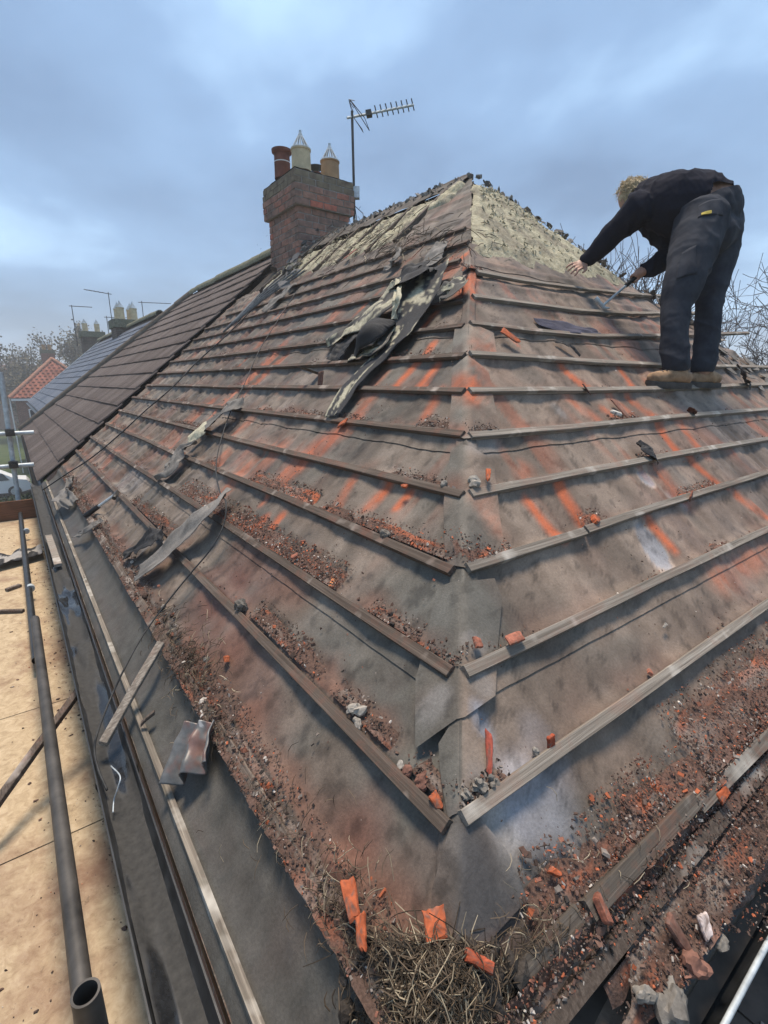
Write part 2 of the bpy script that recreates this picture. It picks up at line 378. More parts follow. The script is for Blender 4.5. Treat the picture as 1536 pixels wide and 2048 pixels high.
# back slopes and hip end of the pair, walls, gutter
RZ = LP(18.0, 0)[2]; RX = LP(18.0, 0)[0]; EAVX = LP(-2.2, 0)[0]; EAVZ = LP(-2.2, 0)[2]; BX = 2*RX - EAVX
mk('roof_slope', [(RX, H0[1]+yseam(18), RZ), (BX, H0[1]+yseam(-2), EAVZ), (BX, H0[1]+yhip2(-2.2), EAVZ), (RX, H0[1]+yhip2(18), RZ)], [(0, 1, 2, 3)], M['ctile'], nb)
mk('roof_slope', [LP(18, yhip2(18)), LP(-2.2, yhip2(-2.2)), (BX, H0[1]+yhip2(-2.2), EAVZ)], [(0, 2, 1)], M['ctile'], nb)
b_ = MB(); b_.bx(EAVX+.25, BX-.25, H0[1]+yseam(-2), H0[1]+yhip2(-2.2)-.25, 0, EAVZ-.03); b_.build('wall', M['wallbrick'], nb)
def gutter(parent, A, B, out, name='gutter', r=.058, mat=None):
    """half-round gutter from A to B; out = unit vector pointing away from the wall; A, B = inner rim"""
    A = np.asarray(A, float); B = np.asarray(B, float); out = np.asarray(out, float); v = []; k = 9; nst = 30
    for i in range(nst):
        p = lerp(A, B, i/(nst-1))
        for rr in (r, r-.004):
            for a in np.linspace(0, pi, k): v.append(p + out*(r - rr*cos(a)) - EZ*rr*sin(a))
    f = []
    for i in range(nst-1):
        b0 = i*2*k; b1 = b0+2*k
        f += [(b0+j, b0+j+1, b1+j+1, b1+j) for j in range(k-1)] + [(b0+k+j+1, b0+k+j, b1+k+j, b1+k+j+1) for j in range(k-1)]
        f += [(b0, b1, b1+k, b0+k), (b0+k-1, b0+2*k-1, b1+2*k-1, b1+k-1)]
    return smooth_angle(mk(name, v, f, mat or M['blackplastic'], parent), 50)
gutter(nb, (EAVX-.005, H0[1]+yseam(-2)+.1, EAVZ+.0), (EAVX-.005, H0[1]+yhip2(-2), EAVZ), (-1, 0, 0))

# ------------------------------------------------------------------ far houses
def leafy(bmv, bmf, cols, centre, radii, n, size, c1, c2, r):
    """leaf-sized faces through an ellipsoid"""
    base = len(bmv)
    for i in range(n):
        d = r.normal(size=3); d /= np.linalg.norm(d); rad = r.random()**.4
        p = np.asarray(centre) + d*np.asarray(radii)*rad
        a = r.normal(size=3); a /= np.linalg.norm(a); b2 = np.cross(a, r.normal(size=3)); b2 /= np.linalg.norm(b2)+1e-9
        s_ = size*(.6+.8*r.random()); k = len(bmv)
        bmv += [p-a*s_, p+b2*s_*.6, p+a*s_, p-b2*s_*.6]; bmf.append((k, k+1, k+2, k+3))
        cc = lerp(np.asarray(c1), np.asarray(c2), r.random()); cols += [cc]*4
def slate_rows(parent, O, du, dv, nrm, wid, length, gw, gl, cA, cB, mat, name, lift=.012, wave=0.0, r=None):
    """rows of slates/tiles on a slope as one part: O low corner, du along eave, dv up slope"""
    r = r or np.random.default_rng(3); mb = MB(); rows = int(length/gl); cols_ = int(wid/gw)
    for i in range(rows):
        for j in range(cols_):
            u0 = j*gw + (gw/2 if (i % 2 and not wave) else 0); 
            if u0 + gw > wid + gw*.6: continue
            v0 = i*gl; c_ = lerp(np.asarray(cA), np.asarray(cB), r.random()); z0 = lift*(1+.4*r.random())
            if wave:
                us = np.linspace(0, gw, 5); hs = wave*np.array([.1, 1, .9, -.2, .1])
            else: us = np.array([.004, gw-.004]); hs = np.zeros(2)
            vv = [O + du*(u0+a) + dv*v0 + nrm*(z0+h) for a, h in zip(us, hs)] + [O + du*(u0+a) + dv*(v0+gl*1.03) + nrm*(h+.001) for a, h in zip(us, hs)] + [O + du*(u0+a) + dv*v0 for a in us]
            m = len(us); mb.add(vv, [(a, a+1, m+a+1, m+a) for a in range(m-1)] + [(a+1, a, 2*m+a, 2*m+a+1) for a in range(m-1)], c_)
    o = mb.build(name, mat, parent); o['kind'] = 'stuff'; return o
def pot(parent, P, h, r, mat, cowl=True, rim=False):
    mb = MB(); ch = .19; prof = [(r*1.02, 0), (r*1.0, h*.1), (r*.96, h*.9), (r*1.04, h*.93), (r*1.04, h), (r*.82, h), (r*.8, h*.3)]
    mb.lathe(P, prof, 20); o = smooth_angle(mb.build('chimney_pot', mat, parent), 40)
    if cowl:
        m2 = MB(); top = np.asarray(P, float) + EZ*h
        for k in range(12):
            a = 2*pi*k/12; m2.tube([top + np.array([cos(a), sin(a), 0])*r*.95, top + EZ*ch + np.array([cos(a), sin(a), 0])*.012], .008, 4)
        m2.lathe(top, [(r*1.02, -.01), (r*1.05, .0), (r*1.02, .012)], 20)
        m2.lathe(top + EZ*(ch-.01), [(.03, 0), (.02, .02), (.018, .05), (.006, .055)], 8, close=True)
        m2.build('wire_cowl', M['steel'], o)
    return o
M['potcream'] = plain('cream_pot', (.58, .465, .30), .85, .2, 0, 7, .2)
M['pottan'] = plain('tan_pot', (.42, .25, .135), .85, .2, 0, 7, .22)
M['potred'] = plain('red_pot', (.17, .065, .045), .85, .2, 0, 9, .3)
def aerial(parent_label, P, h, boom, az_, nel, cat='aerial', group=None, scale=1.0):
    o = empty('tv_aerial', P, parent_label, cat, group)
    mb = MB(); mb.tube([P, np.asarray(P)+EZ*h], .013*scale, 6); mb.build('mast', M['darksteel'], o)
    d = np.array([cos(az_), sin(az_), .0]); sd = np.array([-d[1], d[0], 0]); top = np.asarray(P)+EZ*(h-.05)
    mb = MB(); mb.tube([top-d*.12, top+d*boom], .012*scale, 6); mb.build('boom', M['darksteel'], o)
    for k in range(nel):
        p = top + d*(boom*(.3+.7*k/nel)); mb = MB(); mb.tube([p-sd*.09*scale, p+sd*.09*scale], .007*scale, 5); mb.build('element', M['darksteel'], o)
    return o

# slate house next in the row
sh = empty('slate_house', (2.5, 22, 0), 'house with blue grey slate roof, next in the row', 'house')
SY0, SY1 = 15.9, 27.6
O = np.array([LP(.1, 0)[0], SY0, LP(.1, 0)[2]]); up_len = 17.3*G
mk('roof_slope', [O - NLv*.01, O + EY*(SY1-SY0) - NLv*.01, O + EY*(SY1-SY0) + UL*up_len - NLv*.01, O + UL*up_len - NLv*.01], [(0, 3, 2, 1)], M['board'], sh)
slate_rows(sh, O, EY, UL, NLv, SY1-SY0, up_len, .42, .30, (.060, .072, .10), (.125, .135, .16), M['slate'], 'slates', .016)
TOPP = O + UL*up_len; BXs = 2*TOPP[0]-O[0]
mk('roof_slope', [TOPP, TOPP+EY*(SY1-SY0), (BXs, SY1, O[2]), (BXs, SY0, O[2])], [(0, 1, 2, 3)], M['slate'], sh, np.tile([.09, .10, .12], (4, 1)))
b_ = MB(); b_.bx(O[0]+.3, BXs-.3, SY0+.1, SY1-.1, 0, O[2]-.02); b_.build('wall', M['wallbrick'], sh)
mk('gable', [(O[0]+.3, SY1-.1, O[2]-.02), (BXs-.3, SY1-.1, O[2]-.02), (TOPP[0], SY1-.1, TOPP[2]-.05), (O[0]+.3, SY0+.1, O[2]-.02), (BXs-.3, SY0+.1, O[2]-.02), (TOPP[0], SY0+.1, TOPP[2]-.05)], [(0, 1, 2), (3, 5, 4)], M['wallbrick'], sh)
half_round(TOPP + EY*.0 - EZ*.02, TOPP + EY*(SY1-SY0) - EZ*.02, .13, 0, 'ridge_tile', sh, M['moss'], EZ, cnt=24)
b_ = MB(); b_.bx(O[0]+.05, O[0]+.22, SY0, SY1, O[2]-.22, O[2]-.05); b_.build('fascia', M['whitepaint'], sh)
b_ = MB(); b_.box(O + EY*(SY1-SY0+.03) + UL*up_len/2 - NLv*.06, UL*up_len/2, EY*.025, NLv*.08); b_.build('barge_board', M['whitepaint'], sh)
gutter(sh, O+np.array([.0, 0, -.02]), O+np.array([.0, SY1-SY0, -.02]), (-1, 0, 0))
for yy in (17.6, 20.2, 23.2, 25.8):
    for zz in (1.1, 3.6):
        b_ = MB(); b_.bx(O[0]+.26, O[0]+.32, yy-.55, yy+.55, zz, zz+1.2); wo = b_.build('window', M['whitepaint'], sh)
        for sgn in (-.27, .27):
            b_ = MB(); b_.bx(O[0]+.25, O[0]+.258, yy+sgn-.22, yy+sgn+.22, zz+.08, zz+1.12); b_.build('pane', M['glass'], wo)
def far_chimney(parent, P, wx, wy, h, pots, mat, cap=.06):
    mb = MB(); P = np.asarray(P, float)
    mb.bx(P[0]-wx/2, P[0]+wx/2, P[1]-wy/2, P[1]+wy/2, P[2]-1.2, P[2]+h); o = mb.build('chimney', mat, parent)
    mb = MB(); mb.bx(P[0]-wx/2-cap, P[0]+wx/2+cap, P[1]-wy/2-cap, P[1]+wy/2+cap, P[2]+h-.22, P[2]+h+.06); mb.build('chimney_cap', M['moss'], o)
    for (dx, dy, pm) in pots: pot(o, P + np.array([dx, dy, h+.05]), .42, .13, pm)
    return o
M['darkbrick'] = brick_mat('sooty_brick', (.10, .075, .06), (.15, .11, .085), (.17, .15, .13))
ridgeP = lambda y: np.array([TOPP[0], y, TOPP[2]])
far_chimney(sh, ridgeP(20.9), .9, 1.0, .2, [(-.2, -.25, M['potcream']), (-.2, .25, M['potcream']), (.22, -.25, M['potcream']), (.22, .25, M['potcream'])], M['darkbrick'])
aerial('small aerial left of the cream pots on the slate house chimney', ridgeP(20.35)+np.array([-.55, 0, .1]), 1.0, .9, radians(210), 4)
aerial('small aerial right of the cream pots on the slate house chimney', ridgeP(21.0)+np.array([.62, 0, .05]), .95, 1.0, radians(-20), 4)
# third house of the row, mostly hidden: a roof with a chimney
th = empty('row_house', (3, 32, 0), 'dim house with paired pots on its chimney, beyond the slate roof', 'house')
b_ = MB(); b_.bx(1.6, 7, 28.6, 37, 0, 4.9); b_.build('wall', M['darkbrick'], th)
mk('roof', [(1.4, 28.4, 4.9), (7.2, 28.4, 4.9), (7.2, 37, 4.9), (1.4, 37, 4.9), (4.0, 29.6, 7.85), (4.0, 36, 7.85)], [(0, 1, 4), (1, 2, 5, 4), (2, 3, 5), (3, 0, 4, 5)], M['slate'], th, np.tile([.075, .075, .08], (6, 1)))
far_chimney(th, (3.95, 31.2, 7.75), 1.0, .9, 1.15, [(-.28, 0, M['potcream']), (.28, 0, M['potcream'])], M['darkbrick'])
aerial('tall thin aerial left of the paired pots beyond the slate roof', np.array([3.2, 31.0, 8.2]), 2.0, .9, radians(-10), 3, scale=1.6)
aerial('low aerial right of the paired pots beyond the slate roof', np.array([4.75, 31.2, 8.2]), 1.6, 1.3, radians(-20), 4, scale=1.5)
# red pantile house at the end of the street
rh = empty('pantile_house', (2, 47, 0), 'brick house with red clay pantile roof at the end of the row', 'house')
def zdpt(x, y, Y):
    d = ray(x, y); return C + d*(Y/d[1])
EL = zdpt(18, 797, 44.0); RTp = zdpt(104, 719, 47.5)      # low left eave corner, ridge top
ez = EL[2]; rz = RTp[2]; x0, x1 = EL[0], RTp[0]+(RTp[0]-EL[0])
y0, y1 = 44.0, 53.0; xm = RTp[0]
slopeu = np.array([xm-x0, 3.5, rz-ez])
mk('roof', [(x0, y0, ez), (x1, y0, ez), (x1, y1, ez), (x0, y1, ez), (xm, y0+3.5, rz), (xm, y1-3.0, rz)], [(0, 1, 4), (1, 2, 5, 4), (2, 3, 5), (3, 0, 4, 5)], M['pantile'], rh, np.tile([.22, .07, .045], (6, 1)))
# front hip face covered with pantiles
mb = MB(); nrm = np.array([0, -(rz-ez), 3.5]); nrm = nrm/np.linalg.norm(nrm); dvv = np.array([0, 3.5, rz-ez]); sl = np.linalg.norm(dvv); dvv /= sl
r3 = np.random.default_rng(5); gw, gl = .32, .34
for i in range(int(sl/gl)):
    fr = i*gl/sl; xa = lerp(x0, xm, fr)+.05; xb = lerp(x1, xm, fr)-.05
    for j in range(int((xb-xa)/gw)):
        c_ = np.array([.22, .082, .055])*(.7+.6*r3.random()); O2 = np.array([xa+j*gw, y0, ez]) + dvv*(i*gl)
        us = np.linspace(0, gw, 5); hs = .05*np.array([.1, 1, .8, -.3, .1]); vv = []
        for a, h in zip(us, hs): vv.append(O2 + EX*a + nrm*(h+.05))
        for a, h in zip(us, hs): vv.append(O2 + EX*a + dvv*gl*1.05 + nrm*(h+.02))
        mb.add(vv, [(a, a+1, 6+a, 5+a) for a in range(4)], c_)
o = mb.build('pantiles', M['pantile'], rh); o['kind'] = 'stuff'
M['redridge'] = plain('red_ridge_tile', (.30, .15, .10), .9, .2, 0, 6, .25)
half_round((x0, y0, ez+.02), (xm, y0+3.5, rz+.05), .14, 0, 'hip_tile', rh, M['redridge'], EZ, cnt=14)
half_round((xm, y0+3.5, rz+.05), (x1, y0, ez+.02), .14, 0, 'hip_tile', rh, M['redridge'], EZ, cnt=14)
b_ = MB(); b_.bx(x0+.35, x1-.35, y0+.35, y1-.3, 0, ez); b_.build('wall', M['wallbrick'], rh)
b_ = MB(); b_.bx(x0+.1, x1-.1, y0+.02, y0+.16, ez-.18, ez-.02); b_.build('fascia', M['whitepaint'], rh)
for xx in (x0+1.5, x0+4.0):
    for zz in (1.0, 3.4):
        b_ = MB(); b_.bx(xx-.5, xx+.5, y0+.31, y0+.4, zz, zz+1.15); wo = b_.build('window', M['whitepaint'], rh)
        b_ = MB(); b_.bx(xx-.42, xx+.42, y0+.30, y0+.308, zz+.08, zz+1.07); b_.build('pane', M['glass'], wo)
b_ = MB(); b_.bx(x0-.02, x0+.06, y0+.28, y0+.36, 0, ez); b_.build('downpipe', M['whitepaint'], rh)
far_chimney(rh, (xm-.1, y0+5.6, rz+.0), .9, .7, .75, [(-.2, 0, M['pottan']), (.2, 0, M['pottan'])], M['wallbrick'])
# lean-to roof below, beside the tiles
lt = empty('lean_to', (1.2, 42, 0), 'low brick lean-to with pantile roof in front of the pantile house', 'outbuilding')
b_ = MB(); b_.bx(x0+1.3, x0+6, 41.6, y0+.34, 0, 2.6); b_.build('wall', M['wallbrick'], lt)
slate_rows(lt, np.array([x0+1.0, 41.3, 2.55]), EX, np.array([0, .88, .47]), np.array([0, -.47, .88]), 5.2, 3.0, .32, .33, (.14, .055, .04), (.23, .085, .055), M['pantile'], 'pantiles', .03, .04)
# long roof on the skyline, behind everything at the left
fh_ = empty('far_terrace', (-8, 92, 0), 'long dull brown roof on the skyline at the left edge', 'house')
b_ = MB(); b_.bx(-30, 12, 88, 96, 0, 5.6); b_.build('wall', M['wallbrick'], fh_)
mk('roof', [(-30, 87.5, 5.5), (12, 87.5, 5.5), (12, 96.5, 5.5), (-30, 96.5, 5.5), (-30, 92, 8.9), (12, 92, 8.9)], [(0, 1, 5, 4), (2, 3, 4, 5), (1, 2, 5), (3, 0, 4)], M['pantile'], fh_, np.tile([.16, .095, .075], (6, 1)))
for xx in (-22, -14, -6, 1):
    far_chimney(fh_, (xx, 92, 8.6), .9, .7, 1.1, [(-.2, 0, M['pottan']), (.2, 0, M['pottan'])], M['wallbrick'])
# hedge
hv, hf, hc = [], [], []; r_ = np.random.default_rng(8)
for i in range(9000):
    x = r_.uniform(-4.0, 1.3); y = r_.uniform(24.6, 25.9); z = r_.uniform(0, 1.75) if r_.random() < .5 else 1.75*r_.random()**.3
    p = np.array([x, y, z + .12*vnoise(x*3, y*3)]); a = r_.normal(size=3); a /= np.linalg.norm(a); b2 = np.cross(a, r_.normal(size=3)); b2 /= np.linalg.norm(b2)+1e-9
    k = len(hv); hv += [p-a*.05, p+b2*.03, p+a*.05, p-b2*.03]; hf.append((k, k+1, k+2, k+3))
b_ = MB(); b_.bx(-4.0, 1.3, 24.75, 25.8, 0, 1.6); ho = b_.build('hedge', M['hedge']); tag(ho, 'dark clipped hedge below the scaffold, in front of the white car', 'hedge')
o = mk('leaves', hv, hf, M['hedge'], ho); o['kind'] = 'stuff'
# white car
car = empty('parked_car', (-1.9, 36, 0), 'white car parked behind the dark hedge at the left edge', 'car')
M['carpaint'] = plain('white_car_paint', (.75, .76, .77), .25, .5, 0, 2, .03, 0)
prof = [(-2.1, .35), (-2.12, .62), (-2.0, .86), (-1.25, .95), (-.62, 1.40), (-.1, 1.47), (.75, 1.43), (1.45, 1.0), (1.95, .92), (2.1, .70), (2.12, .38), (1.7, .25), (-1.7, .25)]
v = []; 
for (yy, sc_) in ((-.86, 0), (-.78, 1), (.78, 1), (.86, 0)):
    for (x, z) in prof:
        z2 = z if sc_ else min(z, .95) ; x2 = x
        v.append((-1.9+x2, 36+yy*(1 if z < 1.0 else .86), z if sc_ else min(z, 1.0)))
m = len(prof); f = [(k*m+i, k*m+(i+1) % m, (k+1)*m+(i+1) % m, (k+1)*m+i) for k in range(3) for i in range(m)] + [tuple(range(m))[::-1], tuple(3*m+i for i in range(m))]
smooth_angle(mk('body', v, f, M['carpaint'], car), 35)
for (xa, xb) in ((-1.0, -.15), (-.05, 1.0)):
    mk('side_window', [(-1.9+xa-.05, 36-.80, .97), (-1.9+xb+(.15 if xb > .5 else 0), 36-.80, .97), (-1.9+xb-.12, 36-.70, 1.36), (-1.9+xa+.32, 36-.70, 1.36)], [(0, 1, 2, 3)], M['glass'], car)
for xw in (-1.35, 1.3):
    for yw in (-.83, .83):
        mb = MB(); mb.lathe((-1.9+xw, 36+yw-.1, .31), [(.18, 0), (.31, .0), (.32, .05), (.32, .15), (.31, .2), (.18, .2)], 20, EY, close=True); wo = mb.build('wheel', M['rubber'], car)
        mb = MB(); mb.lathe((-1.9+xw, 36+yw-.105, .31), [(.02, -.01), (.17, -.012), (.2, .0)], 16, EY, close=True); mb.build('rim', M['steel'], wo)
for xl in (-2.08, 2.06):
    b_ = MB(); b_.bx(-1.9+xl-.03, -1.9+xl+.03, 36-.75, 36-.45, .66, .78); b_.build('headlight', M['glass'], car)
# trees
def bare_tree(name, P, h, label, seed, spread=.55, lev=5, r0=.09, mat=None, leaves=0, lean=(0, 0), kids=4, lc=None, upw=.25, leaf=.12, group=None, wide=1.0, rmin=.0):
    r = np.random.default_rng(seed); root = empty(name, P, label, 'tree', group); trunk = MB(); br = MB(); tips = []
    def grow(p, d, L, rad, lv):
        pts = [p]; q = p.copy(); dd = d.copy(); k = 4
        for i in range(k):
            dd = dd + r.normal(size=3)*.14 + EZ*upw*.12; dd /= np.linalg.norm(dd); q = q + dd*L/k; pts.append(q.copy())
        (trunk if lv == 0 else br).tube(pts, list(np.maximum(np.linspace(rad, rad*.55, k+1), rmin)), 6 if lv < 2 else 3, cap=False)
        if lv >= 2: tips.extend(pts[1:])
        if lv >= lev: return
        for c in range(kids + (1 if lv > 1 else 0)):
            f_ = r.uniform(.35, 1.0) if lv else r.uniform(.55, 1.0); i = min(k, int(f_*k)); b0 = pts[i]
            ax = r.normal(size=3); nd_ = dd*(1-spread) + ax*spread*.75 + EZ*upw*.3; nd_ /= np.linalg.norm(nd_)
            grow(b0.copy(), nd_, L*r.uniform(.55, .8), rad*.55*r.uniform(.75, 1), lv+1)
    grow(np.asarray(P, float), np.array([lean[0], lean[1], 1.0]), h*.36, r0, 0)
    P0_ = np.asarray(P, float); kz = h/(max(v_[:, 2].max() for v_ in br.v)-P0_[2]); kw = np.array([kz*wide, kz*wide, kz])
    for mb_ in (trunk, br): mb_.v = [P0_+(v_-P0_)*kw for v_ in mb_.v]
    tips = [P0_+(q_-P0_)*kw for q_ in tips]
    trunk.build('trunk', mat, root, True); br.build('branches', mat, root, True)
    if leaves:
        lv_, lf_, lcs = [], [], []
        for i in range(leaves):
            p = tips[r.integers(len(tips))] + r.normal(size=3)*.25; a = r.normal(size=3); a /= np.linalg.norm(a); b2 = np.cross(a, r.normal(size=3)); b2 /= np.linalg.norm(b2)+1e-9
            k = len(lv_); s_ = leaf*(.6+.8*r.random()); lv_ += [p-a*s_, p+b2*s_*.7, p+a*s_, p-b2*s_*.7]; lf_.append((k, k+1, k+2, k+3)); cc = np.asarray(lc)*(.6+.8*r.random()); lcs += [cc]*4
        o = mk('crown', lv_, lf_, M['straw'], root, lcs); o['kind'] = 'stuff'
    return root
M['bark'] = plain('bark', (.085, .075, .065), .95, .1, 0, 6, .4)
M['twig'] = plain('twig_bark', (.10, .085, .085), .95, .1, 0, 6, .3)
Pt = at(1235, 700, 13.5); bare_tree('bare_tree', (Pt[0], Pt[1], 0), 11.0, 'bare spurred tree standing behind the roof between the roofer\'s arms', 21, .5, 5, .17, M['twig'], upw=.5, kids=4, wide=1.15, rmin=.0048)
Pt = at(1530, 740, 15.0); bare_tree('bare_tree', (Pt[0], Pt[1], 0), 10.0, 'bare fine-twigged tree at the right edge beyond the roof', 33, .6, 6, .13, M['twig'], upw=.4, kids=3, rmin=.0048)
for (px_, Y, hh, sd, lab, lvs) in ((35, 75, 11.4, 51, 'pale half-bare tree, leftmost on the skyline', 1500), (84, 70, 12.3, 52, 'middle leafy tree on the skyline above the red roof', 9000), (132, 66, 12.6, 53, 'tallest leafy tree on the skyline left of the far chimney', 11000)):
    P = zdpt(px_, 760, Y); bare_tree('autumn_tree', (P[0], P[1], 0), hh, lab, sd, .62, 4, .28, M['bark'], lvs, kids=4, lc=(.135, .115, .07), leaf=.13)

# ------------------------------------------------------------------ our house: walls, deck under the felt
house = empty('stripped_house', (H0[0]+2.5, H0[1]+3.5, 0), 'house with its hipped roof stripped to felt and battens', 'house')
RB = [(17.17, 17.2), (14.7, 18.9), (10.9, 21.5), (7.57, 24.2), (6.0, 26.0), (-2.2, 33.0)]      # right rim of the hip end (n, x in steps)
def xrim(n): return np.interp(-np.asarray(n), [-a for a, b in RB], [b for a, b in RB])*S
def nridge(y): return 17.1 + .7*np.clip((np.asarray(y)-17.1*S)/(21*S), 0, 1.2)
EN = -2.15                                       # eave row
apex = LP(17.1, 17.1*S)
rimE = RP(EN, xrim(EN))
ridge_end = LP(17.8, yseam(17.8))
slopeL = mk('roof_slope', [LP(EN, EN*S, -.05), LP(17.1, 17.1*S, -.05), LP(17.8, yseam(17.8), -.05), LP(EN, yseam(EN), -.05)], [(0, 1, 2, 3)], M['board'], house)
pr = [RP(EN, EN*S, -.05)] + [RP(n, xrim(n), -.05) for n in (EN, 6.0, 7.57, 10.9, 14.7, 17.1)]
slopeR = mk('roof_slope', pr, [tuple(range(len(pr)))], M['board'], house)
bkE = np.array([BX, ridge_end[1], rimE[2]])
mk('roof_slope', [apex - EZ*.05, ridge_end - EZ*.05, bkE] + [RP(n, xrim(n), -.05) for n in (EN, 6.0, 7.57, 10.9, 14.7)], [tuple(range(8))], M['board'], house)
wx0, wy0 = H0[0]+EN*S+.25, H0[1]+EN*S+.25
b_ = MB(); b_.bx(wx0, BX-.25, wy0, ridge_end[1]-.8, 0, H0[2]+EN*S*T-.09); b_.build('wall', M['wallbrick'], house)
b_ = MB(); b_.bx(wx0-.2, BX-.05, wy0-.2, ridge_end[1]-.7, H0[2]+EN*S*T-.16, H0[2]+EN*S*T-.095); b_.build('soffit', M['rafter'], house)

# ------------------------------------------------------------------ felt: geometry and weathering
OR = np.array([.50, .128, .052]); RED = np.array([.20, .075, .048]); BRN = np.array([.155, .116, .092]); GRY = np.array([.25, .208, .172])
TEAL = np.array([.118, .117, .106]); PALE = np.array([.33, .325, .325]); LILAC = np.array([.25, .26, .30]); BLK = np.array([.03, .03, .031])
PALD0 = np.array([.105, .066, .05]); PALD1 = np.array([.175, .085, .058])
def P2L(lst): return [(pxL(a, b), pxL(c, d), w_, st) for (a, b, c, d, w_, st) in lst]
def P2R(lst): return [(pxR(a, b), pxR(c, d), w_, st) for (a, b, c, d, w_, st) in lst]
# orange dust streaks: from, to (picture), half width m, strength
STR_R = P2R([(1125, 730, 1182, 776, .035, 1), (1240, 735, 1268, 776, .03, .8), (1060, 1000, 1122, 1074, .034, .95), (1120, 968, 1170, 1046, .036, 1), (1318, 848, 1368, 905, .034, 1), (1362, 845, 1405, 900, .06, .6),
    (1385, 915, 1452, 975, .03, .95), (1300, 1040, 1350, 1096, .03, .8), (1262, 792, 1318, 838, .034, .8), (1222, 792, 1262, 820, .05, .5), (1322, 940, 1372, 1000, .06, .45), (1478, 990, 1545, 1040, .05, .7),
    (1440, 1160, 1540, 1095, .07, .35), (1140, 796, 1192, 834, .06, .45), (942, 540, 938, 592, .06, 1), (936, 768, 930, 790, .07, .9), (1010, 660, 1040, 690, .02, .8), (1505, 845, 1545, 875, .05, .6), (1210, 815, 1240, 838, .03, .6), (1440, 880, 1470, 905, .02, .5),
    (950, 690, 980, 705, .05, .4), (1300, 760, 1330, 775, .05, .4), (1060, 930, 1050, 945, .05, .3), (965, 1000, 990, 1060, .05, .2), (1530, 1390, 1430, 1480, .09, .35), (1090, 640, 1100, 648, .1, .15)])
STR_L = P2L([(868, 625, 838, 660, .03, 1), (866, 682, 838, 720, .026, 1), (824, 730, 785, 775, .03, 1), (868, 730, 832, 775, .04, 1), (925, 512, 880, 545, .05, .9), (935, 560, 925, 585, .06, .9), (625, 890, 570, 945, .10, .6), (670, 868, 600, 925, .09, .5),
    (560, 960, 520, 1005, .03, .5), (705, 955, 675, 1010, .03, .6), (780, 962, 735, 1010, .03, .85), (815, 985, 790, 1012, .025, .85), (530, 1035, 500, 1070, .03, .85), (560, 1030, 525, 1075, .03, .9), (490, 930, 440, 985, .08, .4), (735, 800, 690, 860, .06, .6),
    (440, 985, 400, 1030, .08, .35), (880, 775, 850, 830, .03, .5), (520, 820, 470, 865, .06, .35), (760, 745, 730, 790, .06, .35), (680, 610, 650, 650, .1, .25), (235, 830, 215, 850, .08, .4), (420, 800, 380, 840, .07, .3), (230, 900, 190, 950, .08, .3), (450, 905, 430, 930, .06, .5),
    (350, 880, 330, 910, .06, .4), (920, 765, 945, 790, .06, .5)])
# other marks: picture point, radius across, radius up-slope (m), colour, strength
def blobsR(l): return [(pxR(a, b), ra, rv, c, st) for (a, b, ra, rv, c, st) in l]
def blobsL(l): return [(pxL(a, b), ra, rv, c, st) for (a, b, ra, rv, c, st) in l]
BL_R = blobsR([(1075, 1630, .11, .12, LILAC*1.25, .9), (1025, 1700, .05, .15, PALE*1.1, .7), (930, 1760, .10, .14, BLK*2.6, .7), (965, 1445, .03, .06, LILAC, .8), (960, 1370, .04, .04, PALE, .35), (945, 1230, .1, .16, TEAL, .9), (945, 1290, .03, .035, PALE, .4),
    (900, 1780, .14, .17, BLK*2.4, .75), (1100, 1500, .05, .1, LILAC, .35), (1360, 1000, .05, .06, LILAC, .4), (1250, 1300, .1, .05, TEAL, .4), (1120, 820, .03, .06, PALE, .5), (1060, 745, .1, .08, TEAL, .4), (960, 760, .07, .09, TEAL, .7), (960, 890, .12, .06, PALE, .35), (1150, 650, .22, .04, BLK*3, .3), (940, 1060, .08, .1, TEAL, .6),
    (1400, 1640, .5, .10, RED*.7, .7), (1500, 1480, .3, .14, RED, .6), (1450, 1300, .5, .2, BRN*1.2, .35), (1220, 1420, .3, .2, BRN, .4), (1150, 1760, .2, .16, TEAL*1.1, .5), (1000, 1900, .3, .1, BLK*2, .7), (960, 480, .07, .12, LILAC*.8, .6), (1250, 900, .5, .1, GRY*1.12, .4), (1400, 800, .6, .1, GRY, .4)])
PONDS = [(pxR(1308, 1092), .07, .12), (pxR(1296, 955), .05, .05)]
BL_L = blobsL([(880, 1200, .12, .2, TEAL, .9), (800, 1190, .1, .13, TEAL*1.05, .6), (700, 1330, .28, .16, TEAL, .5), (560, 1210, .2, .09, BRN*.8, .5), (870, 1420, .04, .07, PALE*.7, .5), (840, 1620, .22, .2, TEAL*.92, .8), (700, 1600, .3, .2, TEAL, .6), (880, 1740, .1, .12, BLK*2.4, .7), (870, 1700, .05, .05, PALE*.6, .4),
    (440, 1180, .25, .12, RED*.8, .45), (520, 1130, .4, .12, RED*.7, .5), (330, 1010, .3, .1, GRY, .5), (260, 960, .35, .14, PALE*.7, .5), (300, 1080, .15, .09, PALE*.62, .5), (920, 850, .10, .12, TEAL*1.1, .7), (880, 960, .1, .15, TEAL, .6), (920, 680, .08, .1, TEAL*1.25, .7), (930, 720, .07, .08, TEAL, .6),
    (480, 1350, .3, .13, RED*.65, .5), (400, 1230, .2, .1, RED*.7, .45), (640, 1750, .12, .2, RED*.9, .6), (590, 1640, .12, .25, BRN*.85, .6), (740, 1900, .12, .25, BRN*.8, .7), (330, 860, .5, .1, BRN*1.15, .4), (600, 1000, .5, .13, BRN*1.2, .35)])
